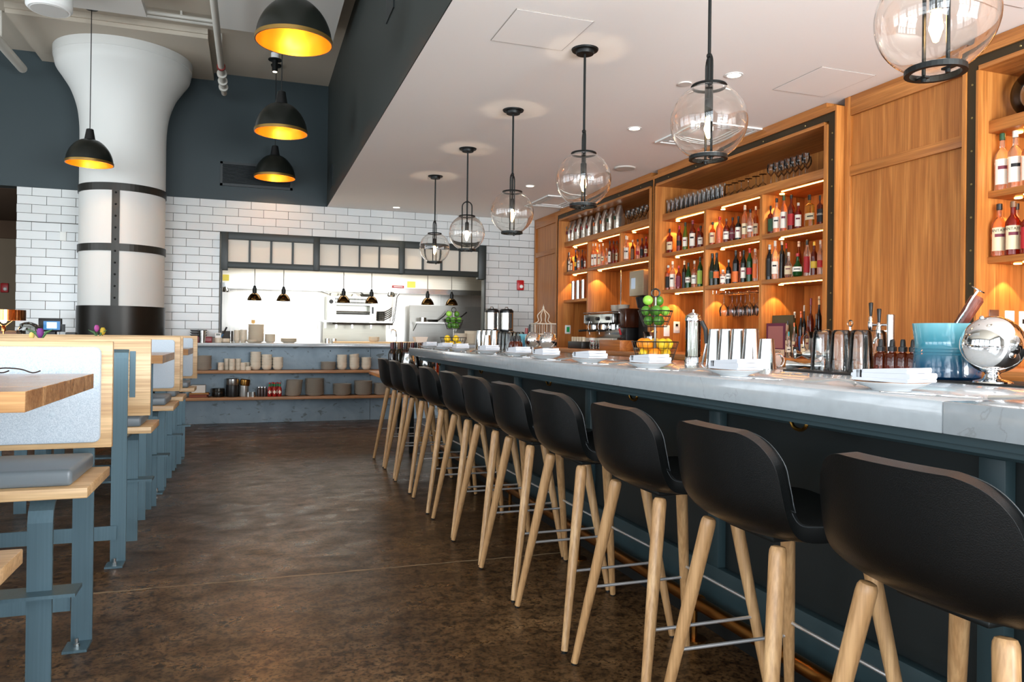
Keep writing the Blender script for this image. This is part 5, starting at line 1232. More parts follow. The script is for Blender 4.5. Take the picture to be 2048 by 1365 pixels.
for i, (xp_, y) in enumerate(SET):
    X = 1.555; n = ORD[i]
    o = link('plate', plateM, None); o.location = (X, y, Z); tag(o, 'small white rimmed plate, %s place setting from the kitchen along the bar' % n, 'plate', 'bar place settings, plates'); link('rim_line', rimM, None, o)
    o = link('napkin', napM, None); o.location = (X+.005, y, Z); o.rotation_euler.z = .06*math.sin(i*2.3); tag(o, 'folded white napkin with black stripe, %s place setting from the kitchen' % n, 'napkin', 'bar place settings, napkins'); link('stripe', stM, None, o)
    for nm, me, off in (('knife', knifeM, ko), ('fork', forkM, fo)):
        c = (off[0]+off[1])/2; d = off[1]-off[0]
        o = link(nm, me, None); a = math.atan2(d.y, d.x)
        if nm == 'knife': pos = (X-.055, y-.155, Z); a = -1.35+.02*i
        else: pos = (X-.02, y+.165, Z+.0036); a = -1.25
        o.location = pos; o.rotation_euler.z = a
        tag(o, 'steel table %s beside the plate of the %s place setting from the kitchen' % (nm, n), nm, 'bar place settings, '+nm)
# ---- wire fruit stands
wirem = mat('dark_basket_wire', (52, 50, 46), .4, .7)
def basket_mesh(r0, r1, h, n=26):
    mb = MB()
    for t in (0, .33, .67, 1): mb.torus((0, 0, h*t), r0+(r1-r0)*t, .0016 if t < 1 else .003, 28, 5)
    for i in range(n):
        a = 2*PI*i/n; c, s = math.cos(a), math.sin(a)
        mb.tube([(r0*c, r0*s, 0), (r1*c, r1*s, h)], .0014, 4)
    for i in range(6):
        a = PI*i/6; mb.tube([(r0*math.cos(a), r0*math.sin(a), .001), (-r0*math.cos(a), -r0*math.sin(a), .001)], .0014, 4)
    return mb
def stand(x, y, lab, s=1.0):
    g = thing('fruit_stand', (x, y, BZ), lab, 'fruit stand', 'two tier wire fruit stands')
    lo = basket_mesh(.095*s, .125*s, .10*s).build('lower_basket', wirem, g, smooth=True, local=True); lo.location = (0, 0, .004)
    hi = basket_mesh(.062*s, .092*s, .085*s, 20).build('upper_basket', wirem, g, smooth=True, local=True); hi.location = (0, 0, .185*s)
    MB().tube([(0, 0, .004), (0, 0, .345*s)], .007, 10).build('stem', mat('grey_rod', (120, 118, 112), .35, .8), g, smooth=True, local=True)
    rg = MB().torus((0, 0, 0), .022, .0045, 24, 8, 'X').build('ring_handle', wirem, g, smooth=True, local=True); rg.location = (0, 0, .345*s+.022); rg.rotation_euler.z = .9
    MB().cyl((0, 0, .0004), .09*s, .0035, 24).build('base_disc', wirem, g, local=True)
    return g
fruits = {'lime': ((64, 112, 30), .0262, 1.05), 'apple': ((128, 178, 60), .027, .98), 'lemon': ((238, 196, 40), .030, 1.08), 'orange': ((236, 140, 28), .0325, 1.0), 'grapefruit': ((238, 186, 60), .033, 1.0)}
def fruitmesh(k):
    c, r, st = fruits[k]; n = 12
    prof = [(r*math.sin(PI*i/n)*(1 if k != 'lemon' else (1-.1*abs(math.cos(PI*i/n)))) if 0 < i < n else 0, -r*st*math.cos(PI*i/n)) for i in range(n+1)]
    me = MB().lathe(prof, 16).mesh(k, smooth=True); me.materials.append(mat(k+'_skin', c, .38, bump=.25, bscale=160)); return me
fruitM = {k: fruitmesh(k) for k in fruits}
def heap(cx, cy, z0, big, kinds, where):
    """fruit resting in a basket, layer on layer"""
    n1, R1, R2, dz = (5, .059, .071, .051) if big else (3, .037, .051, .053)
    for i, k in enumerate(kinds):
        r = fruits[k][1]
        if i < n1: a = 2*PI*i/n1+.4; R = R1; z = z0+.034 if big else z0+.0285
        elif i < 2*n1 or (not big and i < 7):
            m_ = 5 if big else 4; a = 2*PI*(i-n1)/m_+.4+PI/m_; R = R2; z = z0+(.034 if big else .0285)+dz
        else: a = 2.4*(i-n1)+3.6; R = .044; z = z0+(.034 if big else .03)+dz*2.02
        o = link(k, fruitM[k], None); o.location = (cx+R*math.cos(a), cy+R*math.sin(a), z); o.rotation_euler = (0, 0, i*1.7)
        layer = 'bottom' if i < n1 else 'top'
        tag(o, '%s in the %s layer of %s' % ({'lime': 'green lime', 'apple': 'pale green apple', 'lemon': 'yellow lemon', 'orange': 'orange', 'grapefruit': 'yellow grapefruit'}[k], layer, where), k, '%s %s %s' % (k, layer, where))
fs1 = (2.06, atX(1310, 2.06)); stand(*fs1, 'two tier wire fruit stand of citrus and apples beside the straw jar')
heap(fs1[0], fs1[1], BZ+.006, 1, ['orange', 'lemon', 'lemon', 'orange', 'lemon', 'grapefruit', 'orange', 'orange', 'lemon', 'lemon'], 'the lower basket by the straw jar')
heap(fs1[0], fs1[1], BZ+.19, 0, ['lime', 'lime', 'lime', 'lime', 'lime', 'lime', 'apple', 'lime', 'apple'], 'the upper basket by the straw jar')
fs2 = (1.72, 6.70); fs2 = (1.785, 6.80); stand(*fs2, 'two tier wire fruit stand of limes and lemons at the kitchen end of the bar', .98)
heap(fs2[0], fs2[1], BZ+.006, 1, ['lemon']*9, 'the lower basket at the kitchen end')
heap(fs2[0], fs2[1], BZ+.1848, 0, ['lime']*8+['apple'], 'the upper basket at the kitchen end')
# ---- straw dispenser
X = 2.10; Y = atX(1386, X)
g = thing('straw_jar', (X, Y, BZ), 'tall glass straw jar with chrome lid and base on the bar', 'straw jar'); c = (X, Y, Z)
MB().lathe([(0, 0), (.042, 0), (.042, .03), (.036, .034), (0, .034)], 28, c).build('base', chrome, g, smooth=True)
MB().lathe([(.038, .034), (.038, .215), (.0365, .215), (.0365, .034)], 28, c, close=True).build('glass_tube', glassthin, g, smooth=True)
MB().lathe([(.041, .212), (.042, .22), (.036, .24), (.016, .252), (.005, .256), (.005, .268), (0, .27)], 28, c).build('lid', chrome, g, smooth=True)
mb = MB()
for i in range(26):
    a = i*2.4; R = .031*math.sqrt((i+.5)/26); mb.tube([(X+R*math.cos(a), Y+R*math.sin(a), Z+.035), (X+R*math.cos(a+.5), Y+R*math.sin(a+.5), Z+.205)], .003, 6)
so = mb.build('straws', mat('white_paper_straw', (226, 222, 214), .6), g, smooth=True); so['kind'] = 'stuff'
g = thing('ice_tongs', (X+.02, Y-.07, BZ), 'black handled steel tongs leaning by the straw jar', 'tongs')
MB().tube([(X+.02, Y-.055, Z+.001), (X+.03, Y-.075, Z+.10)], .006, 8).build('blade', steelpol, g, smooth=True)
MB().tube([(X+.03, Y-.075, Z+.10), (X+.028, Y-.068, Z+.17), (X+.015, Y-.052, Z+.21)], .011, 8).build('handle', blackp, g, smooth=True)
# ---- shaker tins
tinM = MB().lathe([(0, .172), (.029, .172), (.031, .170), (.0445, .004), (.0452, 0), (.0435, 0), (.030, .165), (0, .166)], 28).mesh('shaker_tin', smooth=True); tinM.materials.append(steelpol)
stinM = MB().lathe([(0, .128), (.026, .128), (.028, .126), (.040, .003), (.0405, 0), (.039, 0), (.0265, .12), (0, .121)], 28).mesh('shaker_tin', smooth=True); stinM.materials.append(steelpol)
def tins(pts, where, me, kind):
    for i, (x, y) in enumerate(pts):
        o = link('shaker_tin', me, None); o.location = (x, y, Z); tag(o, '%s upturned steel shaker tin%s, %s' % (kind, '' if len(pts) == 1 else ', %s from the kitchen' % ORD[i], where), 'shaker', 'shaker tins '+where)
y1503 = atX(1503, 2.15)
tins([(2.15, y1503+.094*k) for k in (3, 2, 1, 0)], 'in the row beside the straw jar', tinM, 'tall')
tins([(2.06, atX(1534, 2.06))], 'before the tall row beside the jiggers', stinM, 'short')
tins([(2.06+.02*k, 6.86-.094*k) for k in range(4)], 'at the kitchen end of the bar', tinM, 'tall')
tins([(2.0, 6.42)], 'by the upturned glasses at the kitchen end', stinM, 'short')
g = thing('strainer', (2.12, atX(1556, 2.12), BZ), 'coiled wire cocktail strainer beside the short shaker tin', 'strainer'); yy = atX(1556, 2.12)
MB().torus((2.12, yy, Z+.035), .03, .004, 24, 6, 'Y').build('coil', chrome, g, smooth=True)
MB().lathe([(0, 0), (.026, 0), (.026, .003), (0, .003)], 20, (2.12, yy+.004, Z+.035), 'Y').build('disc', steelpol, g)
# ---- jiggers
def jigger(x, y, z, L, rz, lab, ry=PI/2):
    me = MB().lathe([(.016, -L/2), (.0205, -L/2), (.007, 0), (.021, L/2), (.0195, L/2), (.004, .004), (.004, -.004), (.019, -L/2+.001)], 20, close=True).mesh('jigger', smooth=True); me.materials.append(steelpol)
    o = link('jigger', me, None); o.location = (x, y, z); o.rotation_euler = (0, ry, rz); tag(o, lab, 'jigger', 'steel jiggers')
jy = atX(1610, 2.12)
jigger(2.12, jy, Z+.0215, .14, -1.0, 'long steel double jigger lying on the bar mat')
jigger(2.13, jy+.03, Z+.066, .055, -.4, 'small steel jigger on top of the long one, nearer the shaker tins')
jigger(2.16, jy-.05, Z+.066, .055, -.4, 'small steel jigger on top of the long one, nearer the pint glasses')
# ---- upturned pint glasses
pintM = MB().lathe([(.0445, 0), (.0445, .01), (.036, .14), (.034, .152), (.028, .158), (0, .158)], 28).mesh('pint_glass', smooth=True); pintM.materials.append(glassthin)
hiM = pintM
k = 0; y0 = atX(1735, 2.13)
for r in range(2):
    for c_ in range(3):
        o = link('pint_glass', pintM, None); o.location = (2.10+.097*r, y0+.097*c_+.03*r, Z+.0058); k += 1
        tag(o, 'upturned clear pint glass on the bar mat, %s row, %s from dropper bottles' % ('front' if r == 0 else 'back', ORD[c_]), 'glass', 'upturned pint glasses by the dropper bottles')
k = 0; y0 = atX(1022, 2.08)
for r in range(2):
    for c_ in range(3):
        o = link('pint_glass', pintM, None); o.location = (2.06+.1*r, y0+.097*c_, Z)
        tag(o, 'upturned clear glass at the kitchen end, %s row, %s from the chrome spheres' % ('front' if r == 0 else 'back', ORD[c_]), 'glass', 'upturned glasses at the kitchen end')
g = thing('ring_stopper', (2.23, atX(1700, 2.23), BZ), 'clear glass swizzle stick with a ring top behind the pint glasses', 'stirrer')
yy = atX(1700, 2.235); MB().tube([(2.235, yy, Z+.006), (2.235, yy, Z+.18)], .004, 8).build('stick', glassthin, g, smooth=True)
MB().torus((2.235, yy, Z+.192), .012, .003, 20, 6, 'X').build('ring', glassthin, g, smooth=True)
# ---- dropper bottles
amberg = mat('amber_dropper_glass', (120, 44, 8), .05, 0, .7, 1.45)
def dropper(x, y, lab, z=Z):
    g = thing('dropper_bottle', (x, y, BZ), lab, 'bottle', 'amber dropper bottles'); c = (x, y, z)
    MB().lathe([(0, 0), (.0235, 0), (.0245, .003), (.0245, .062), (.019, .075), (.011, .079), (.011, .085), (0, .085)], 20, c).build('body', amberg, g, smooth=True)
    MB().lathe([(.0145, .083), (.0145, .098), (.012, .1), (0, .1)], 16, c).build('collar', blackp, g, smooth=True)
    MB().lathe([(.0095, .1), (.0085, .118), (.0065, .125), (0, .126)], 14, c).build('bulb', blackp, g, smooth=True)
for i, x in enumerate((1762, 1785, 1806, 1827)): dropper(2.12, atX(x, 2.12)+0, '%s of four amber dropper bottles from the pint glasses beside the blue crock' % ORD[i], Z+.006)
for i, (x, X) in enumerate(((1024, 1.98), (1029, 2.02), (1034, 1.98), (1039, 2.02))): dropper(X, atX(x, X), '%s of four amber dropper bottles from the kitchen beside the small blue crock' % ORD[i])
# ---- crocks
def crockm():
    m, nt, b = _new('teal_blue_glaze'); tc = nt.nodes.new('ShaderNodeTexCoord'); sx_ = nt.nodes.new('ShaderNodeSeparateXYZ')
    nt.links.new(tc.outputs['Generated'], sx_.inputs[0])
    nt.links.new(ramp(nt, sx_.outputs['Z'], [(0, (6, 34, 62)), (.3, (18, 76, 104)), (.7, (62, 132, 148)), (1, (112, 172, 182))]), b.inputs['Base Color'])
    b.inputs['Roughness'].default_value = .12; b.inputs['Coat Weight'].default_value = .6; return m
gl_ = crockm()
cx_, cyy = 2.12, atX(1893, 2.12)
g = thing('utensil_crock', (cx_, cyy, BZ), 'large teal blue glazed crock with ribbed waist holding a muddler', 'crock'); c = (cx_, cyy, Z+.0058)
MB().lathe([(0, 0), (.088, 0), (.098, .008), (.099, .03), (.094, .075), (.0955, .078), (.0935, .083), (.0955, .088), (.0935, .093), (.0955, .098), (.093, .102), (.0925, .12), (.098, .165), (.1, .178), (.096, .178), (.089, .12), (.09, .03), (0, .02)], 48, c).build('body', gl_, g, smooth=True)
g = thing('muddler', (cx_, cyy, BZ+.03), 'dark wooden muddler leaning in the large crock', 'muddler')
MB().tube([(cx_-.02, cyy+.03, Z+.045), (cx_+.02, cyy-.025, Z+.17), (cx_+.05, cyy-.065, Z+.262), (cx_+.053, cyy-.068, Z+.27)], [.015, .019, .021, .014], 14).build('rod', wood('muddler_wood', (70, 30, 22), (124, 66, 48), 'Z', .25), g, smooth=True)
g = thing('bar_spoon', (cx_, cyy, BZ+.03), 'twisted steel bar spoon with a flat disc top in the large crock', 'spoon')
p0, p1 = Vector((cx_-.045, cyy+.02, Z+.04)), Vector((cx_-.02, cyy-.125, Z+.285))
MB().tube([p0.lerp(p1, i/12)+Vector((.0012*math.cos(i*2), .0012*math.sin(i*2), 0)) for i in range(13)], .0032, 6).build('shaft', chrome, g, smooth=True)
ds = MB().cyl((0, 0, 0), .02, .003, 20).build('disc', steelpol, g, smooth=True, local=True); ds.location = p1-Vector((cx_, cyy, BZ+.03)); ds.rotation_euler = (.5, .3, 0)
X = 2.16; y_ = atX(1052, X)
g = thing('utensil_crock', (X, y_, BZ), 'small teal blue crock at the kitchen end of the bar', 'crock')
MB().lathe([(0, 0), (.05, 0), (.058, .01), (.055, .08), (.06, .14), (.056, .14), (.05, .03), (0, .02)], 28, (X, y_, Z)).build('body', gl_, g, smooth=True)
tag(MB().tube([(X-.01, y_, Z+.042), (X, y_-.01, Z+.19)], .013, 10).build('muddler', mat('red_wood_handle', (110, 30, 24), .35), smooth=True), 'red wooden muddler standing in the small crock', 'muddler')
tag(MB().tube([(X+.018, y_, Z+.04), (X+.024, y_-.02, Z+.22)], .008, 8).build('dark_spatula', blackp, smooth=True), 'dark spatula standing in the small crock', 'spatula')
# ---- chrome sphere dispensers
def sphere(x, y, r, lab):
    Z = BZ+(.0064 if y < 2.5 else .0004)
    g = thing('chrome_sphere', (x, y, BZ), lab, 'dispenser', 'polished chrome sphere bowls'); zc = Z+r*1.32
    MB().ball((x, y, zc), r, 40).build('ball', chrome, g, smooth=True)
    s_ = MB().torus((0, 0, 0), r*1.005, r*.012, 48, 6, 'X').build('seam', steelpol, g, smooth=True, local=True); s_.location = (0, 0, zc-BZ); s_.rotation_euler = (0, .55, .7)
    MB().lathe([(0, 0), (r*.62, 0), (r*.6, r*.05), (r*.3, r*.14), (r*.22, r*.3), (r*.3, r*.4), (0, r*.42)], 32, (x, y, Z)).build('foot', chrome, g, smooth=True)
    MB().ball((x-r*.35, y+r*.15, zc+r*.93), r*.09, 10).build('knob', steelpol, g, smooth=True)
sphere(2.07, atX(1986, 2.07), .085, 'large polished chrome sphere dispenser beside the large crock')
sphere(2.12, atX(1984, 2.10)-.22, .085, 'large polished chrome sphere dispenser farther along from the crock')
sphere(2.14, atX(1066, 2.14), .068, 'smaller chrome sphere at the kitchen end beside the small crock')
sphere(2.14, atX(1096, 2.14), .068, 'smaller chrome sphere at the kitchen end, farther from the small crock')
# ================================================================== ON THE BACK COUNTER
ZC = CT+.0004
# beer tap tower
X = 3.66; Y = atX(1781, X)
g = thing('beer_tap', (X, Y, CT), 'chrome beer tap tower with two black handled faucets', 'beer tap'); c = (X, Y, ZC)
MB().lathe([(0, 0), (.04, 0), (.04, .006), (.0225, .008), (.0225, .30), (.019, .304), (0, .304)], 24, c).build('tower', stainZ, g, smooth=True)
for k, (dz, dy) in enumerate(((.20, .07), (.24, .135))):
    q = Vector((X-.02, Y+dy, ZC+dz))
    MB().tube([(X, Y+.015, ZC+dz), tuple(q)], .009, 10).build('shank', chrome, g, smooth=True)
    f_ = MB().lathe([(.012, -.045), (.014, -.03), (.017, -.012), (.017, .02), (.012, .03), (.014, .045), (.008, .055), (0, .056)], 16, tuple(q)).build('faucet', chrome, g, smooth=True)
    MB().tube([tuple(q+Vector((0, 0, -.03))), tuple(q+Vector((-.02, .012, -.05))), tuple(q+Vector((-.025, .015, -.075)))], .008, 8).build('spout', chrome, f_, smooth=True)
    MB().lathe([(.008, .055), (.0085, .06), (.0135, .135), (.011, .14), (0, .14)], 14, tuple(q)).build('handle', blackp, f_, smooth=True)
def jug(x, y, s, lab, rz=0):
    g = thing('steel_jug', (x, y, CT), lab, 'jug', rz=rz)
    MB().lathe([(0, 0), (.062*s, 0), (.064*s, .02), (.056*s, .15), (.058*s, .17), (.07*s, .2), (.067*s, .2), (.054*s, .165), (.058*s, .02), (0, .01)], 28).build('body', steelpol, g, smooth=True, local=True)
    MB().prism([(-.03*s, .195), (.03*s, .195), (0, .215)], .055*s, .1*s, 'Y').build('lip', steelpol, g, local=True)
    MB().tube(spline([(0, -.06*s, .18), (0, -.12*s, .17), (0, -.125*s, .09), (0, -.06*s, .04)], 4), .006, 8).build('handle', steelpol, g, smooth=True, local=True)
    g.location.z = ZC
jug(3.75, atX(1636, 3.75), 1.1, 'tall steel water jug on the back counter by the bottle cluster', PI)
jug(3.75, atX(1300, 3.75), 1.0, 'steel milk jug behind the near fruit stand', PI)
jug(3.72, atX(1910, 3.72), 1.0, 'steel jug on the back counter behind the large crock', PI)
# picture frame, book and board in the tap side bay
Yb = dB2-.03
tag(MB().box(4.115, 4.13, Yb-.26, Yb-.003, ZC, ZC+.34).build('menu_holder', mat('olive_board', (70, 66, 44), .6)), 'olive green menu board leaning at the back of the bottle bay', 'board')
g = thing('book', (4.06, Yb-.2, CT), 'plum coloured book with a sepia cover photo standing in the bottle bay', 'book')
by0, by1 = Yb-.235, Yb-.012
MB().box(4.06, 4.09, by0, by1, ZC, ZC+.27).build('block', mat('book_pages', (206, 196, 180), .7), g)
MB().box(4.054, 4.06, by0-.004, by1+.004, ZC, ZC+.274).build('cover', mat('plum_cover', (96, 40, 62), .5), g)
MB().box(4.0525, 4.054, by0+.02, by1-.02, ZC+.07, ZC+.25).build('cover_photo', mat('sepia_photo', (150, 96, 92), .6, bump=.2, bscale=30), g)
MB().box(4.0525, 4.054, by0, by1, ZC+.01, ZC+.06).build('title_band', mat('title_band_cream', (214, 190, 160), .6), g)
tm = textmesh('IMBIBE!', .046)
for v in tm.vertices: v.co = Vector((4.0518-4.06, (by0+by1)/2-v.co.x*1.0-(Yb-.2), ZC+.035+v.co.y-CT))
tm.materials.clear(); tm.materials.append(mat('title_ink', (60, 24, 24), .6)); link('title', tm, None, g)
# outlets and switches on the cabinet sides
def plate_on_side(px_, py_, Yw, w, h, lab, kind):
    q = onY(px_, py_, Yw); g = thing('wall_outlet', (q.x, Yw-.003, q.z-h/2), lab, 'outlet', 'outlets on the cabinet sides')
    MB().box(q.x-w/2, q.x+w/2, Yw-.006, Yw-.0003, q.z-h/2, q.z+h/2).build('cover_plate', white if kind != 's' else steelpol, g, bevel=.003)
    if kind == 'o':
        for s_ in (-1, 1): MB().box(q.x-.014, q.x+.014, Yw-.009, Yw-.006, q.z+s_*.022-.013, q.z+s_*.022+.013).build('socket', blackp if s_ > 0 else white, g)
    else: MB().box(q.x-.012, q.x+.012, Yw-.010, Yw-.006, q.z-.03, q.z+.03).build('rocker', white, g)
plate_on_side(1333, 662, B1, .07, .115, 'white blank switch plate on the cabinet side behind the near fruit stand', 'r')
plate_on_side(1353, 655, B1, .075, .12, 'white power outlet with black plugs behind the near fruit stand', 'o')
plate_on_side(1987, 649, C1, .075, .17, 'steel switch plate on the cabinet side behind the large crock', 's')
plate_on_side(2018, 650, C1, .075, .165, 'white blank plate on the cabinet side behind the chrome sphere', 'r')
plate_on_side(2046, 651, C1, .075, .165, 'steel framed outlet on the cabinet side nearest the spare globe', 'o')
q = onY(1135, 659.5, A1)
g = thing('thermostat', (q.x, A1-.01, q.z-.06), 'white thermostat with a green display on the coffee cabinet side', 'thermostat')
MB().box(q.x-.042, q.x+.042, A1-.018, A1-.0003, q.z-.06, q.z+.06).build('case', white, g, bevel=.01)
MB().box(q.x-.022, q.x+.022, A1-.0195, A1-.018, q.z-.035, q.z+.035).build('display', mat('green_lcd', (20, 90, 50), .3, emit=(20, 110, 60), es=.6), g)
# espresso machine
EX0, EX1 = 3.93, 4.38; EY0, EY1 = atX(1236, 4.0), atX(1173, 4.0)-.05
em = thing('espresso_machine', (4.15, (EY0+EY1)/2, CT), 'chrome espresso machine with black handles in the coffee cabinet', 'espresso machine')
lgm = mat('machine_grey', (196, 188, 174), .3, .3)
for x in (EX0+.05, EX1-.05):
    for y in (EY0+.05, EY1-.05): MB().cyl((x, y, ZC), .02, .05, 12).build('foot', steelpol, em)
MB().box(EX0, EX1, EY0, EY1, ZC+.05, ZC+.13).build('base_tray', lgm, em, bevel=.006)
MB().box(EX0+.18, EX1, EY0+.01, EY1-.01, ZC+.13, ZC+.40).build('back_body', steelpol, em, bevel=.006)
MB().box(EX0+.02, EX1, EY0, EY1, ZC+.29, ZC+.42).build('head_body', mat('machine_dark_panel', (40, 34, 28), .2, .6), em, bevel=.01)
MB().box(EX0+.0, EX0+.02, EY0+.02, EY1-.02, ZC+.31, ZC+.41).build('front_fascia', chrome, em)
MB().tube([(EX0-.01, EY0+.03, ZC+.435), (EX0-.01, EY1-.03, ZC+.435), (EX1-.02, EY1-.03, ZC+.435), (EX1-.02, EY0+.03, ZC+.435)], .006, 8, closed=True).build('cup_rail', chrome, em, smooth=True)
for i in range(3):
    y = EY0+.13+i*(EY1-EY0-.26)/2
    gh = MB().cyl((EX0+.08, y, ZC+.23), .035, .07, 18).build('group_head', chrome, em)
    MB().tube([(EX0+.05, y, ZC+.225), (EX0-.02, y, ZC+.22)], .012, 10).build('portafilter', chrome, gh, smooth=True)
    MB().tube([(EX0-.02, y, ZC+.22), (EX0-.12, y, ZC+.215)], .014, 10).build('handle', blackp, gh, smooth=True)
    MB().lathe([(.0, -.02), (.022, -.02), (.022, 0), (0, 0)], 14, (EX0-.001, y, ZC+.36), 'X').build('knob', blackp, em)
    MB().tube([(EX0-.012, y-.07, ZC+.33), (EX0-.03, y-.075, ZC+.26), (EX0-.01, y-.08, ZC+.17)], .005, 8).build('steam_wand', chrome, em, smooth=True)
mt_ = textmesh('LINEA', .03)
for i in range(2):
    bowlM = MB().lathe([(0, 0), (.04, 0), (.06, .03), (.072, .075), (.069, .075), (.055, .03), (0, .01)], 20).mesh('cup', smooth=True); bowlM.materials.append(greyc)
    for k in range(2):
        o = link('cup', bowlM, None); o.location = (4.12, EY0+.10+i*.18, ZC+.4215+k*.026); tag(o, '%s of two nested cups on the espresso machine, %s pair from the brewer' % (('lower', 'upper')[k], ORD[i]), 'cup', 'cups on the espresso machine')
tag(MB().box(4.2, 4.34, EY0+.05, EY0+.3, ZC+.4212, ZC+.434).build('towel', mat('green_towel', (150, 184, 142), .95, bump=1, bscale=60), bevel=.005), 'folded pale green towel on the espresso machine', 'towel')
# grinder and tall brewer
gy = EY0-.12
g = thing('coffee_grinder', (4.1, gy, CT), 'dark coffee grinder with a brown hopper and red lever beside the espresso machine', 'grinder')
MB().box(4.0, 4.2, gy-.075, gy+.075, ZC, ZC+.25).build('body', blackp, g, bevel=.01)
MB().box(3.98, 4.22, gy-.09, gy+.09, ZC+.25, ZC+.47).build('hopper', mat('brown_hopper', (70, 36, 22), .15, 0, .3), g, bevel=.015)
MB().tube([(3.985, gy+.02, ZC+.17), (3.96, gy+.02, ZC+.24)], .012, 8).build('lever', redp, g, smooth=True)
MB().tube([(3.99, gy, ZC+.13), (3.93, gy, ZC+.12)], .012, 8).build('chute', chrome, g, smooth=True)
ry0, ry1 = atX(1296, 4.05)+.03, min(atX(1265, 4.05), gy-.1)
g = thing('coffee_brewer', (4.2, (ry0+ry1)/2, CT), 'tall stainless coffee brewer with a small display and black basket', 'brewer')
MB().box(4.12, 4.40, ry0, ry1, ZC, ZC+.60).build('column', mat('brewer_black_column', (34, 30, 28), .35), g, bevel=.01)
MB().box(4.0, 4.40, ry0, ry1, ZC+.60, ZC+.88).build('head', brushed('brewer_steel', (196, 180, 152), .35, 'Y', .7), g, bevel=.008)
MB().box(3.997, 4.0, ry1-.14, ry1-.05, ZC+.68, ZC+.80).build('display', mat('brewer_display', (150, 160, 170), .2, emit=(150, 165, 180), es=.5), g)
MB().lathe([(0, 0), (.06, 0), (.085, .11), (.08, .12), (0, .12)], 22, (4.09, (ry0+ry1)/2, ZC+.47)).build('basket', blackp, g, smooth=True)
MB().box(4.0, 4.40, ry0, ry1, ZC, ZC+.03).build('base', stain, g, bevel=.005)
yt = atX(1239, 4.3); tag(MB().tube([(4.3, yt-.02, ZC+.43), (4.3, yt-.02, SZ2[0]-.001)], .007, 8).build('water_pipe', steelpol, smooth=True), 'thin steel water pipe rising from the espresso machine', 'pipe')
# clutter before the espresso machine
xk = 3.72
yk0, yk1 = atX(1171, xk), atX(1143, xk)
g = thing('jar_caddy', (xk, (yk0+yk1)/2, CT), 'black caddy of small jars before the espresso machine', 'caddy')
MB().box(xk-.05, xk+.07, yk0, yk1, ZC, ZC+.085).build('tray', blackp, g, bevel=.006)
for i in range(5): MB().lathe([(0, 0), (.022, 0), (.022, .05), (.018, .055), (0, .055)], 14, (xk-.0, yk0+.05+i*(yk1-yk0-.1)/4, ZC+.085)).build('jar', mat('pale_jar', (214, 198, 170), .2, 0, .3), g, smooth=True)
for i, x in enumerate((1181, 1187, 1193, 1199)):
    y = atX(x, xk); g = thing('milk_bottle', (xk, y, CT), '%s of four small clear glass bottles between caddy and wooden box' % ORD[i], 'bottle', 'small clear bottles on the back counter')
    MB().lathe([(0, 0), (.017, 0), (.018, .045), (.009, .075), (.009, .095), (.011, .096), (.011, .1), (.008, .1), (.007, .07), (.015, .042), (0, .005)], 14, (xk, y, ZC)).build('body', glassthin, g, smooth=True)
tag(MB().box(xk-.06, xk+.1, atX(1250, xk), atX(1208, xk), ZC, ZC+.11).build('wooden_box', oakY, bevel=.003), 'low oak box on the back counter before the espresso machine', 'box')
yy = atX(1184, 3.85)
g = thing('paper_roll', (3.85, yy, CT), 'white paper roll with two red stripes before the espresso machine', 'paper roll')
MB().lathe([(0, 0), (.032, 0), (.032, .13), (.012, .13), (.012, .05), (0, .05)], 20, (3.85, yy, ZC)).build('roll', white, g, smooth=True)
for z in (.035, .085): MB().lathe([(.0325, z), (.0329, z), (.0329, z+.012), (.0325, z+.012)], 20, (3.85, yy, ZC), close=True).build('stripe', redp, g, smooth=True)
# birdcage lantern
bx_, by_ = 3.72, atX(1086, 3.72)
g = thing('birdcage', (bx_, by_, CT), 'whitewashed wire birdcage with an onion dome on the back counter', 'birdcage')
wm = mat('whitewashed_wire', (206, 198, 182), .7); hw = .13
mb = MB()
for z in (.0, .16, .30): mb.tube([(bx_-hw, by_-hw, ZC+z+.008), (bx_+hw, by_-hw, ZC+z+.008), (bx_+hw, by_+hw, ZC+z+.008), (bx_-hw, by_+hw, ZC+z+.008)], .008, 6, closed=True)
mb.build('hoops', wm, g)
mb = MB()
for i in range(5):
    t = -hw+2*hw*i/4
    for a, b in ((t, -hw), (t, hw), (-hw, t), (hw, t)): mb.tube([(bx_+a, by_+b, ZC+.008), (bx_+a, by_+b, ZC+.308)], .005, 5)
mb.build('bars', wm, g)
mb = MB()
for i in range(8):
    a = 2*PI*i/8; c, s = math.cos(a), math.sin(a)
    mb.tube(spline([(bx_+c*hw, by_+s*hw, ZC+.308), (bx_+c*.07, by_+s*.07, ZC+.35), (bx_+c*.085, by_+s*.085, ZC+.42), (bx_+c*.03, by_+s*.03, ZC+.48), (bx_, by_, ZC+.52)], 4), .006, 5)
mb.build('dome_ribs', wm, g, smooth=True)
MB().lathe([(0, .5), (.012, .51), (.014, .53), (.004, .55), (0, .58)], 10, (bx_, by_, ZC)).build('finial', wm, g, smooth=True)
# ================================================================== ON THE SHELVES
SH1 = SZ1[1]+.0004
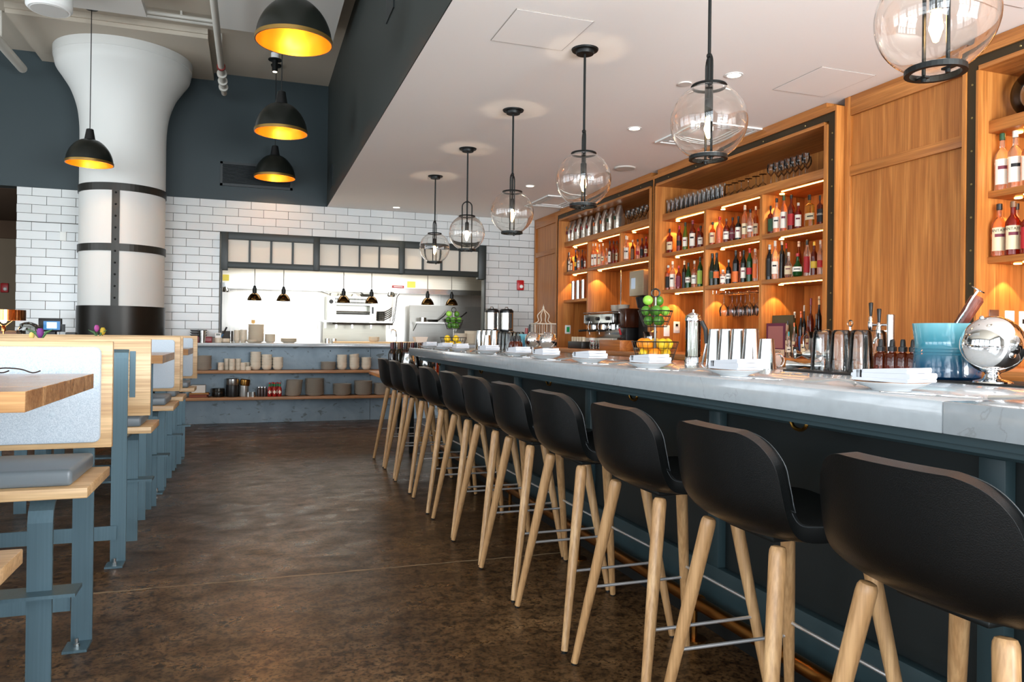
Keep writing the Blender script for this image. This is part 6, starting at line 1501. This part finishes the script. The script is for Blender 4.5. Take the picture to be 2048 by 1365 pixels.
# coffee bags
foil = mat('crumpled_foil', (216, 206, 192), .2, .9, bump=.9, bscale=26)
for i, (x, pt, w, c) in enumerate(((1137, 444, 16, 'p'), (1150, 438, 12, 'p'), (1160, 434, 13, 'r'), (1172, 433, 13, 'r'), (1184, 432, 13, 'r'), (1197, 425, 14, 'o'), (1211, 420, 13, 'o'), (1224, 413, 15, 'g'), (1239, 408, 17, 'g'))):
    X = XS+.075; q = onX(x, pt, X); h = min(q.z-SH1, ZI-SH1-.01); hw_ = w/FPX*math.hypot(q.x, q.y)*.47
    y = bayclamp(q.y, hw_); g = thing('coffee_bag', (X, y, SH1), 'silver coffee bag with %s label, %s from the kitchen, top shelf' % (NAMES[c], ORD[i]), 'coffee bag', 'silver coffee bags on the top shelf')
    vs = []; fs = []; nz = 7; nn = 12
    for k in range(nz+1):
        t = k/nz; dep = .06*(1-.75*max(0, t-.55)/.45); wd = hw_*(1-.12*max(0, t-.6)/.4)
        for j in range(nn):
            a = 2*PI*j/nn; ca, sa_ = math.cos(a), math.sin(a)
            r_ = 1+.07*random.uniform(-1, 1)
            vs.append((X+math.copysign(abs(ca)**.6, ca)*dep*r_, y+math.copysign(abs(sa_)**.5, sa_)*wd*min(1, r_), SH1+h*t))
    for k in range(nz):
        for j in range(nn): fs.append((k*nn+j, k*nn+(j+1) % nn, (k+1)*nn+(j+1) % nn, (k+1)*nn+j))
    fs += [tuple(range(nn))[::-1], tuple(nz*nn+j for j in range(nn))]
    MB().add(vs, fs).build('bag', foil, g, smooth=True)
    MB().box(X-.0665, X-.0655, y-hw_*.35, y+hw_*.45, SH1+h*.38, SH1+h*.54).build('label', pm(c, 'label'), g)
    MB().lathe([(0, 0), (hw_*.38, 0), (hw_*.38, .001), (0, .001)], 14, (X-.0672, y+hw_*.05, SH1+h*.70), 'X').build('stamp', mat('stamp_grey', (120, 116, 108), .7), g)
# stemware and tumblers
wgM = MB().lathe([(0, 0), (.03, 0), (.03, .002), (.006, .006), (.0035, .02), (.0035, .075), (.012, .085), (.029, .11), (.0335, .135), (.027, .18)], 18).mesh('wine_glass', smooth=True); wgM.materials.append(glassthin)
cpM = MB().lathe([(.045, 0), (.044, .004), (.03, .03), (.008, .045), (.0035, .055), (.0035, .105), (.008, .112), (.032, .115), (.032, .1165), (0, .1165)], 18).mesh('coupe_glass', smooth=True); cpM.materials.append(glassthin)
tbM = MB().lathe([(0, 0), (.028, 0), (.030, .004), (.030, .15)], 18).mesh('highball_glass', smooth=True); tbM.materials.append(glassthin)
def line(me, name, xs, X, z, lab, cat, grp, flip=False, mk=None):
    for i, x in enumerate(xs):
        y = atX2(x, X); y = min(y, (A1 if y > 6.9 else B1)-.045); o = link(name, me, None); o.location = (X, y, z); tag(o, lab % ORD[i], cat, grp)
def atX2(x, X): d = ray(x, 430); return X*d.y/d.x
line(tbM, 'highball_glass', [1337+8.9*i for i in range(13)], XS+.05, SH1, 'clear highball glass in the front row on the wide cabinet top, %s from the kitchen', 'glass', 'front row of highball glasses')
line(tbM, 'highball_glass', [1352+8.7*i for i in range(11)], XS+.125, SH1, 'clear highball glass in the back row on the wide cabinet top, %s from the kitchen', 'glass', 'back row of highball glasses')
line(cpM, 'coupe_glass', [1457, 1469, 1482, 1496, 1511, 1525], XS+.06, SH1, 'upturned coupe glass on the wide cabinet top, %s from the highball glasses', 'glass', 'upturned coupe glasses')
line(wgM, 'wine_glass', [1541, 1552, 1563, 1574.5, 1586, 1598, 1610], XS+.05, SH1, 'stemmed glass in the front row near the taps end, %s from the coupes', 'glass', 'front row of stemmed glasses')
line(wgM, 'wine_glass', [1556, 1567, 1578.5, 1590, 1602, 1614], XS+.14, SH1, 'stemmed glass in the back row near the taps end, %s from the coupes', 'glass', 'back row of stemmed glasses')
line(wgM, 'wine_glass', [1256, 1265, 1274, 1283, 1292], XS+.05, SH1, 'stemmed glass beside the coffee bags, front row, %s from the bags', 'glass', 'front stemmed glasses by the coffee bags')
line(wgM, 'wine_glass', [1262, 1271, 1280, 1289], XS+.14, SH1, 'stemmed glass beside the coffee bags, back row, %s from the bags', 'glass', 'back stemmed glasses by the coffee bags')
# canisters on the small shelf
for i, x in enumerate((1146, 1155.5, 1166)):
    X = XS+.1; y = bayclamp(atX(x, X), .06); h = .235
    g = thing('steel_canister', (X, y, SZ3[1]), 'tall steel canister on the small lower shelf, %s from the kitchen' % ORD[i], 'canister', 'steel canisters on the small shelf')
    MB().lathe([(0, 0), (.034, 0), (.034, h), (0, h)], 22, (X, y, SZ3[1]+.0004)).build('body', stainZ, g, smooth=True)
    MB().lathe([(.0355, h), (.0355, h+.018), (.01, h+.022), (.008, h+.03), (0, h+.032)], 22, (X, y, SZ3[1]+.0004)).build('lid', chrome, g, smooth=True)
# hanging rack
g = thing('glass_rack', (XS+.15, (dB1+dB2)/2, SZ3[0]-.05), 'wire rack under the bottle shelf for hanging wine glasses', 'rack')
zr = SZ3[0]-.045
yr0, yr1 = dB2+.06, dB1-.06
for x in (XS+.06, XS+.10, XS+.20, XS+.24):
    MB().tube([(x, yr0, SZ3[0]-.009), (x, yr0, zr), (x, yr1, zr), (x, yr1, SZ3[0]-.009)], .0035, 6).build('rail', chrome, g)
hwM = MB().lathe([(r_, -z_) for r_, z_ in [(0, 0), (.034, 0), (.034, .002), (.006, .006), (.0035, .02), (.0035, .09), (.012, .1), (.036, .13), (.042, .16), (.034, .21)]], 18).mesh('wine_glass', smooth=True); hwM.materials.append(glassthin)
for r in range(2):
    for i in range(5):
        o = link('wine_glass', hwM, None); X = XS+.08+.14*r; o.location = (X, yr0+.06+.125*i, zr+.0058); tag(o, 'wine glass hanging upside down from the rack, %s row, %s from the tap side divider' % (('front', 'back')[r], ORD[i]), 'glass', 'hanging wine glasses')
# spare globe on top of the third cabinet
q = onX(2046, 196, XS+.2); q.y = 3.03
g = thing('spare_globe', (XS+.2, q.y, SZ1[1]), 'spare clear glass pendant globe with black ring on the top shelf beyond the taps', 'lamp globe'); rr = .15; ca_ = math.asin(.07/rr)
MB().lathe([(x_, z_+rr*math.cos(ca_)) for x_, z_ in sph(rr, ca_, PI-ca_)], 40, (XS+.2, q.y, SH1+.006)).build('glass', glassthin, g, smooth=True)
MB().lathe([(.066, 0), (.079, 0), (.079, .014), (.066, .014)], 36, (XS+.2, q.y, SH1+.004+2*rr*math.cos(ca_)-.006), close=True).build('ring', black, g)
MB().lathe([(.07, 0), (.074, 0), (.074, .004), (.07, .004)], 36, (XS+.2, q.y, SH1), close=True).build('lower_ring', black, g)
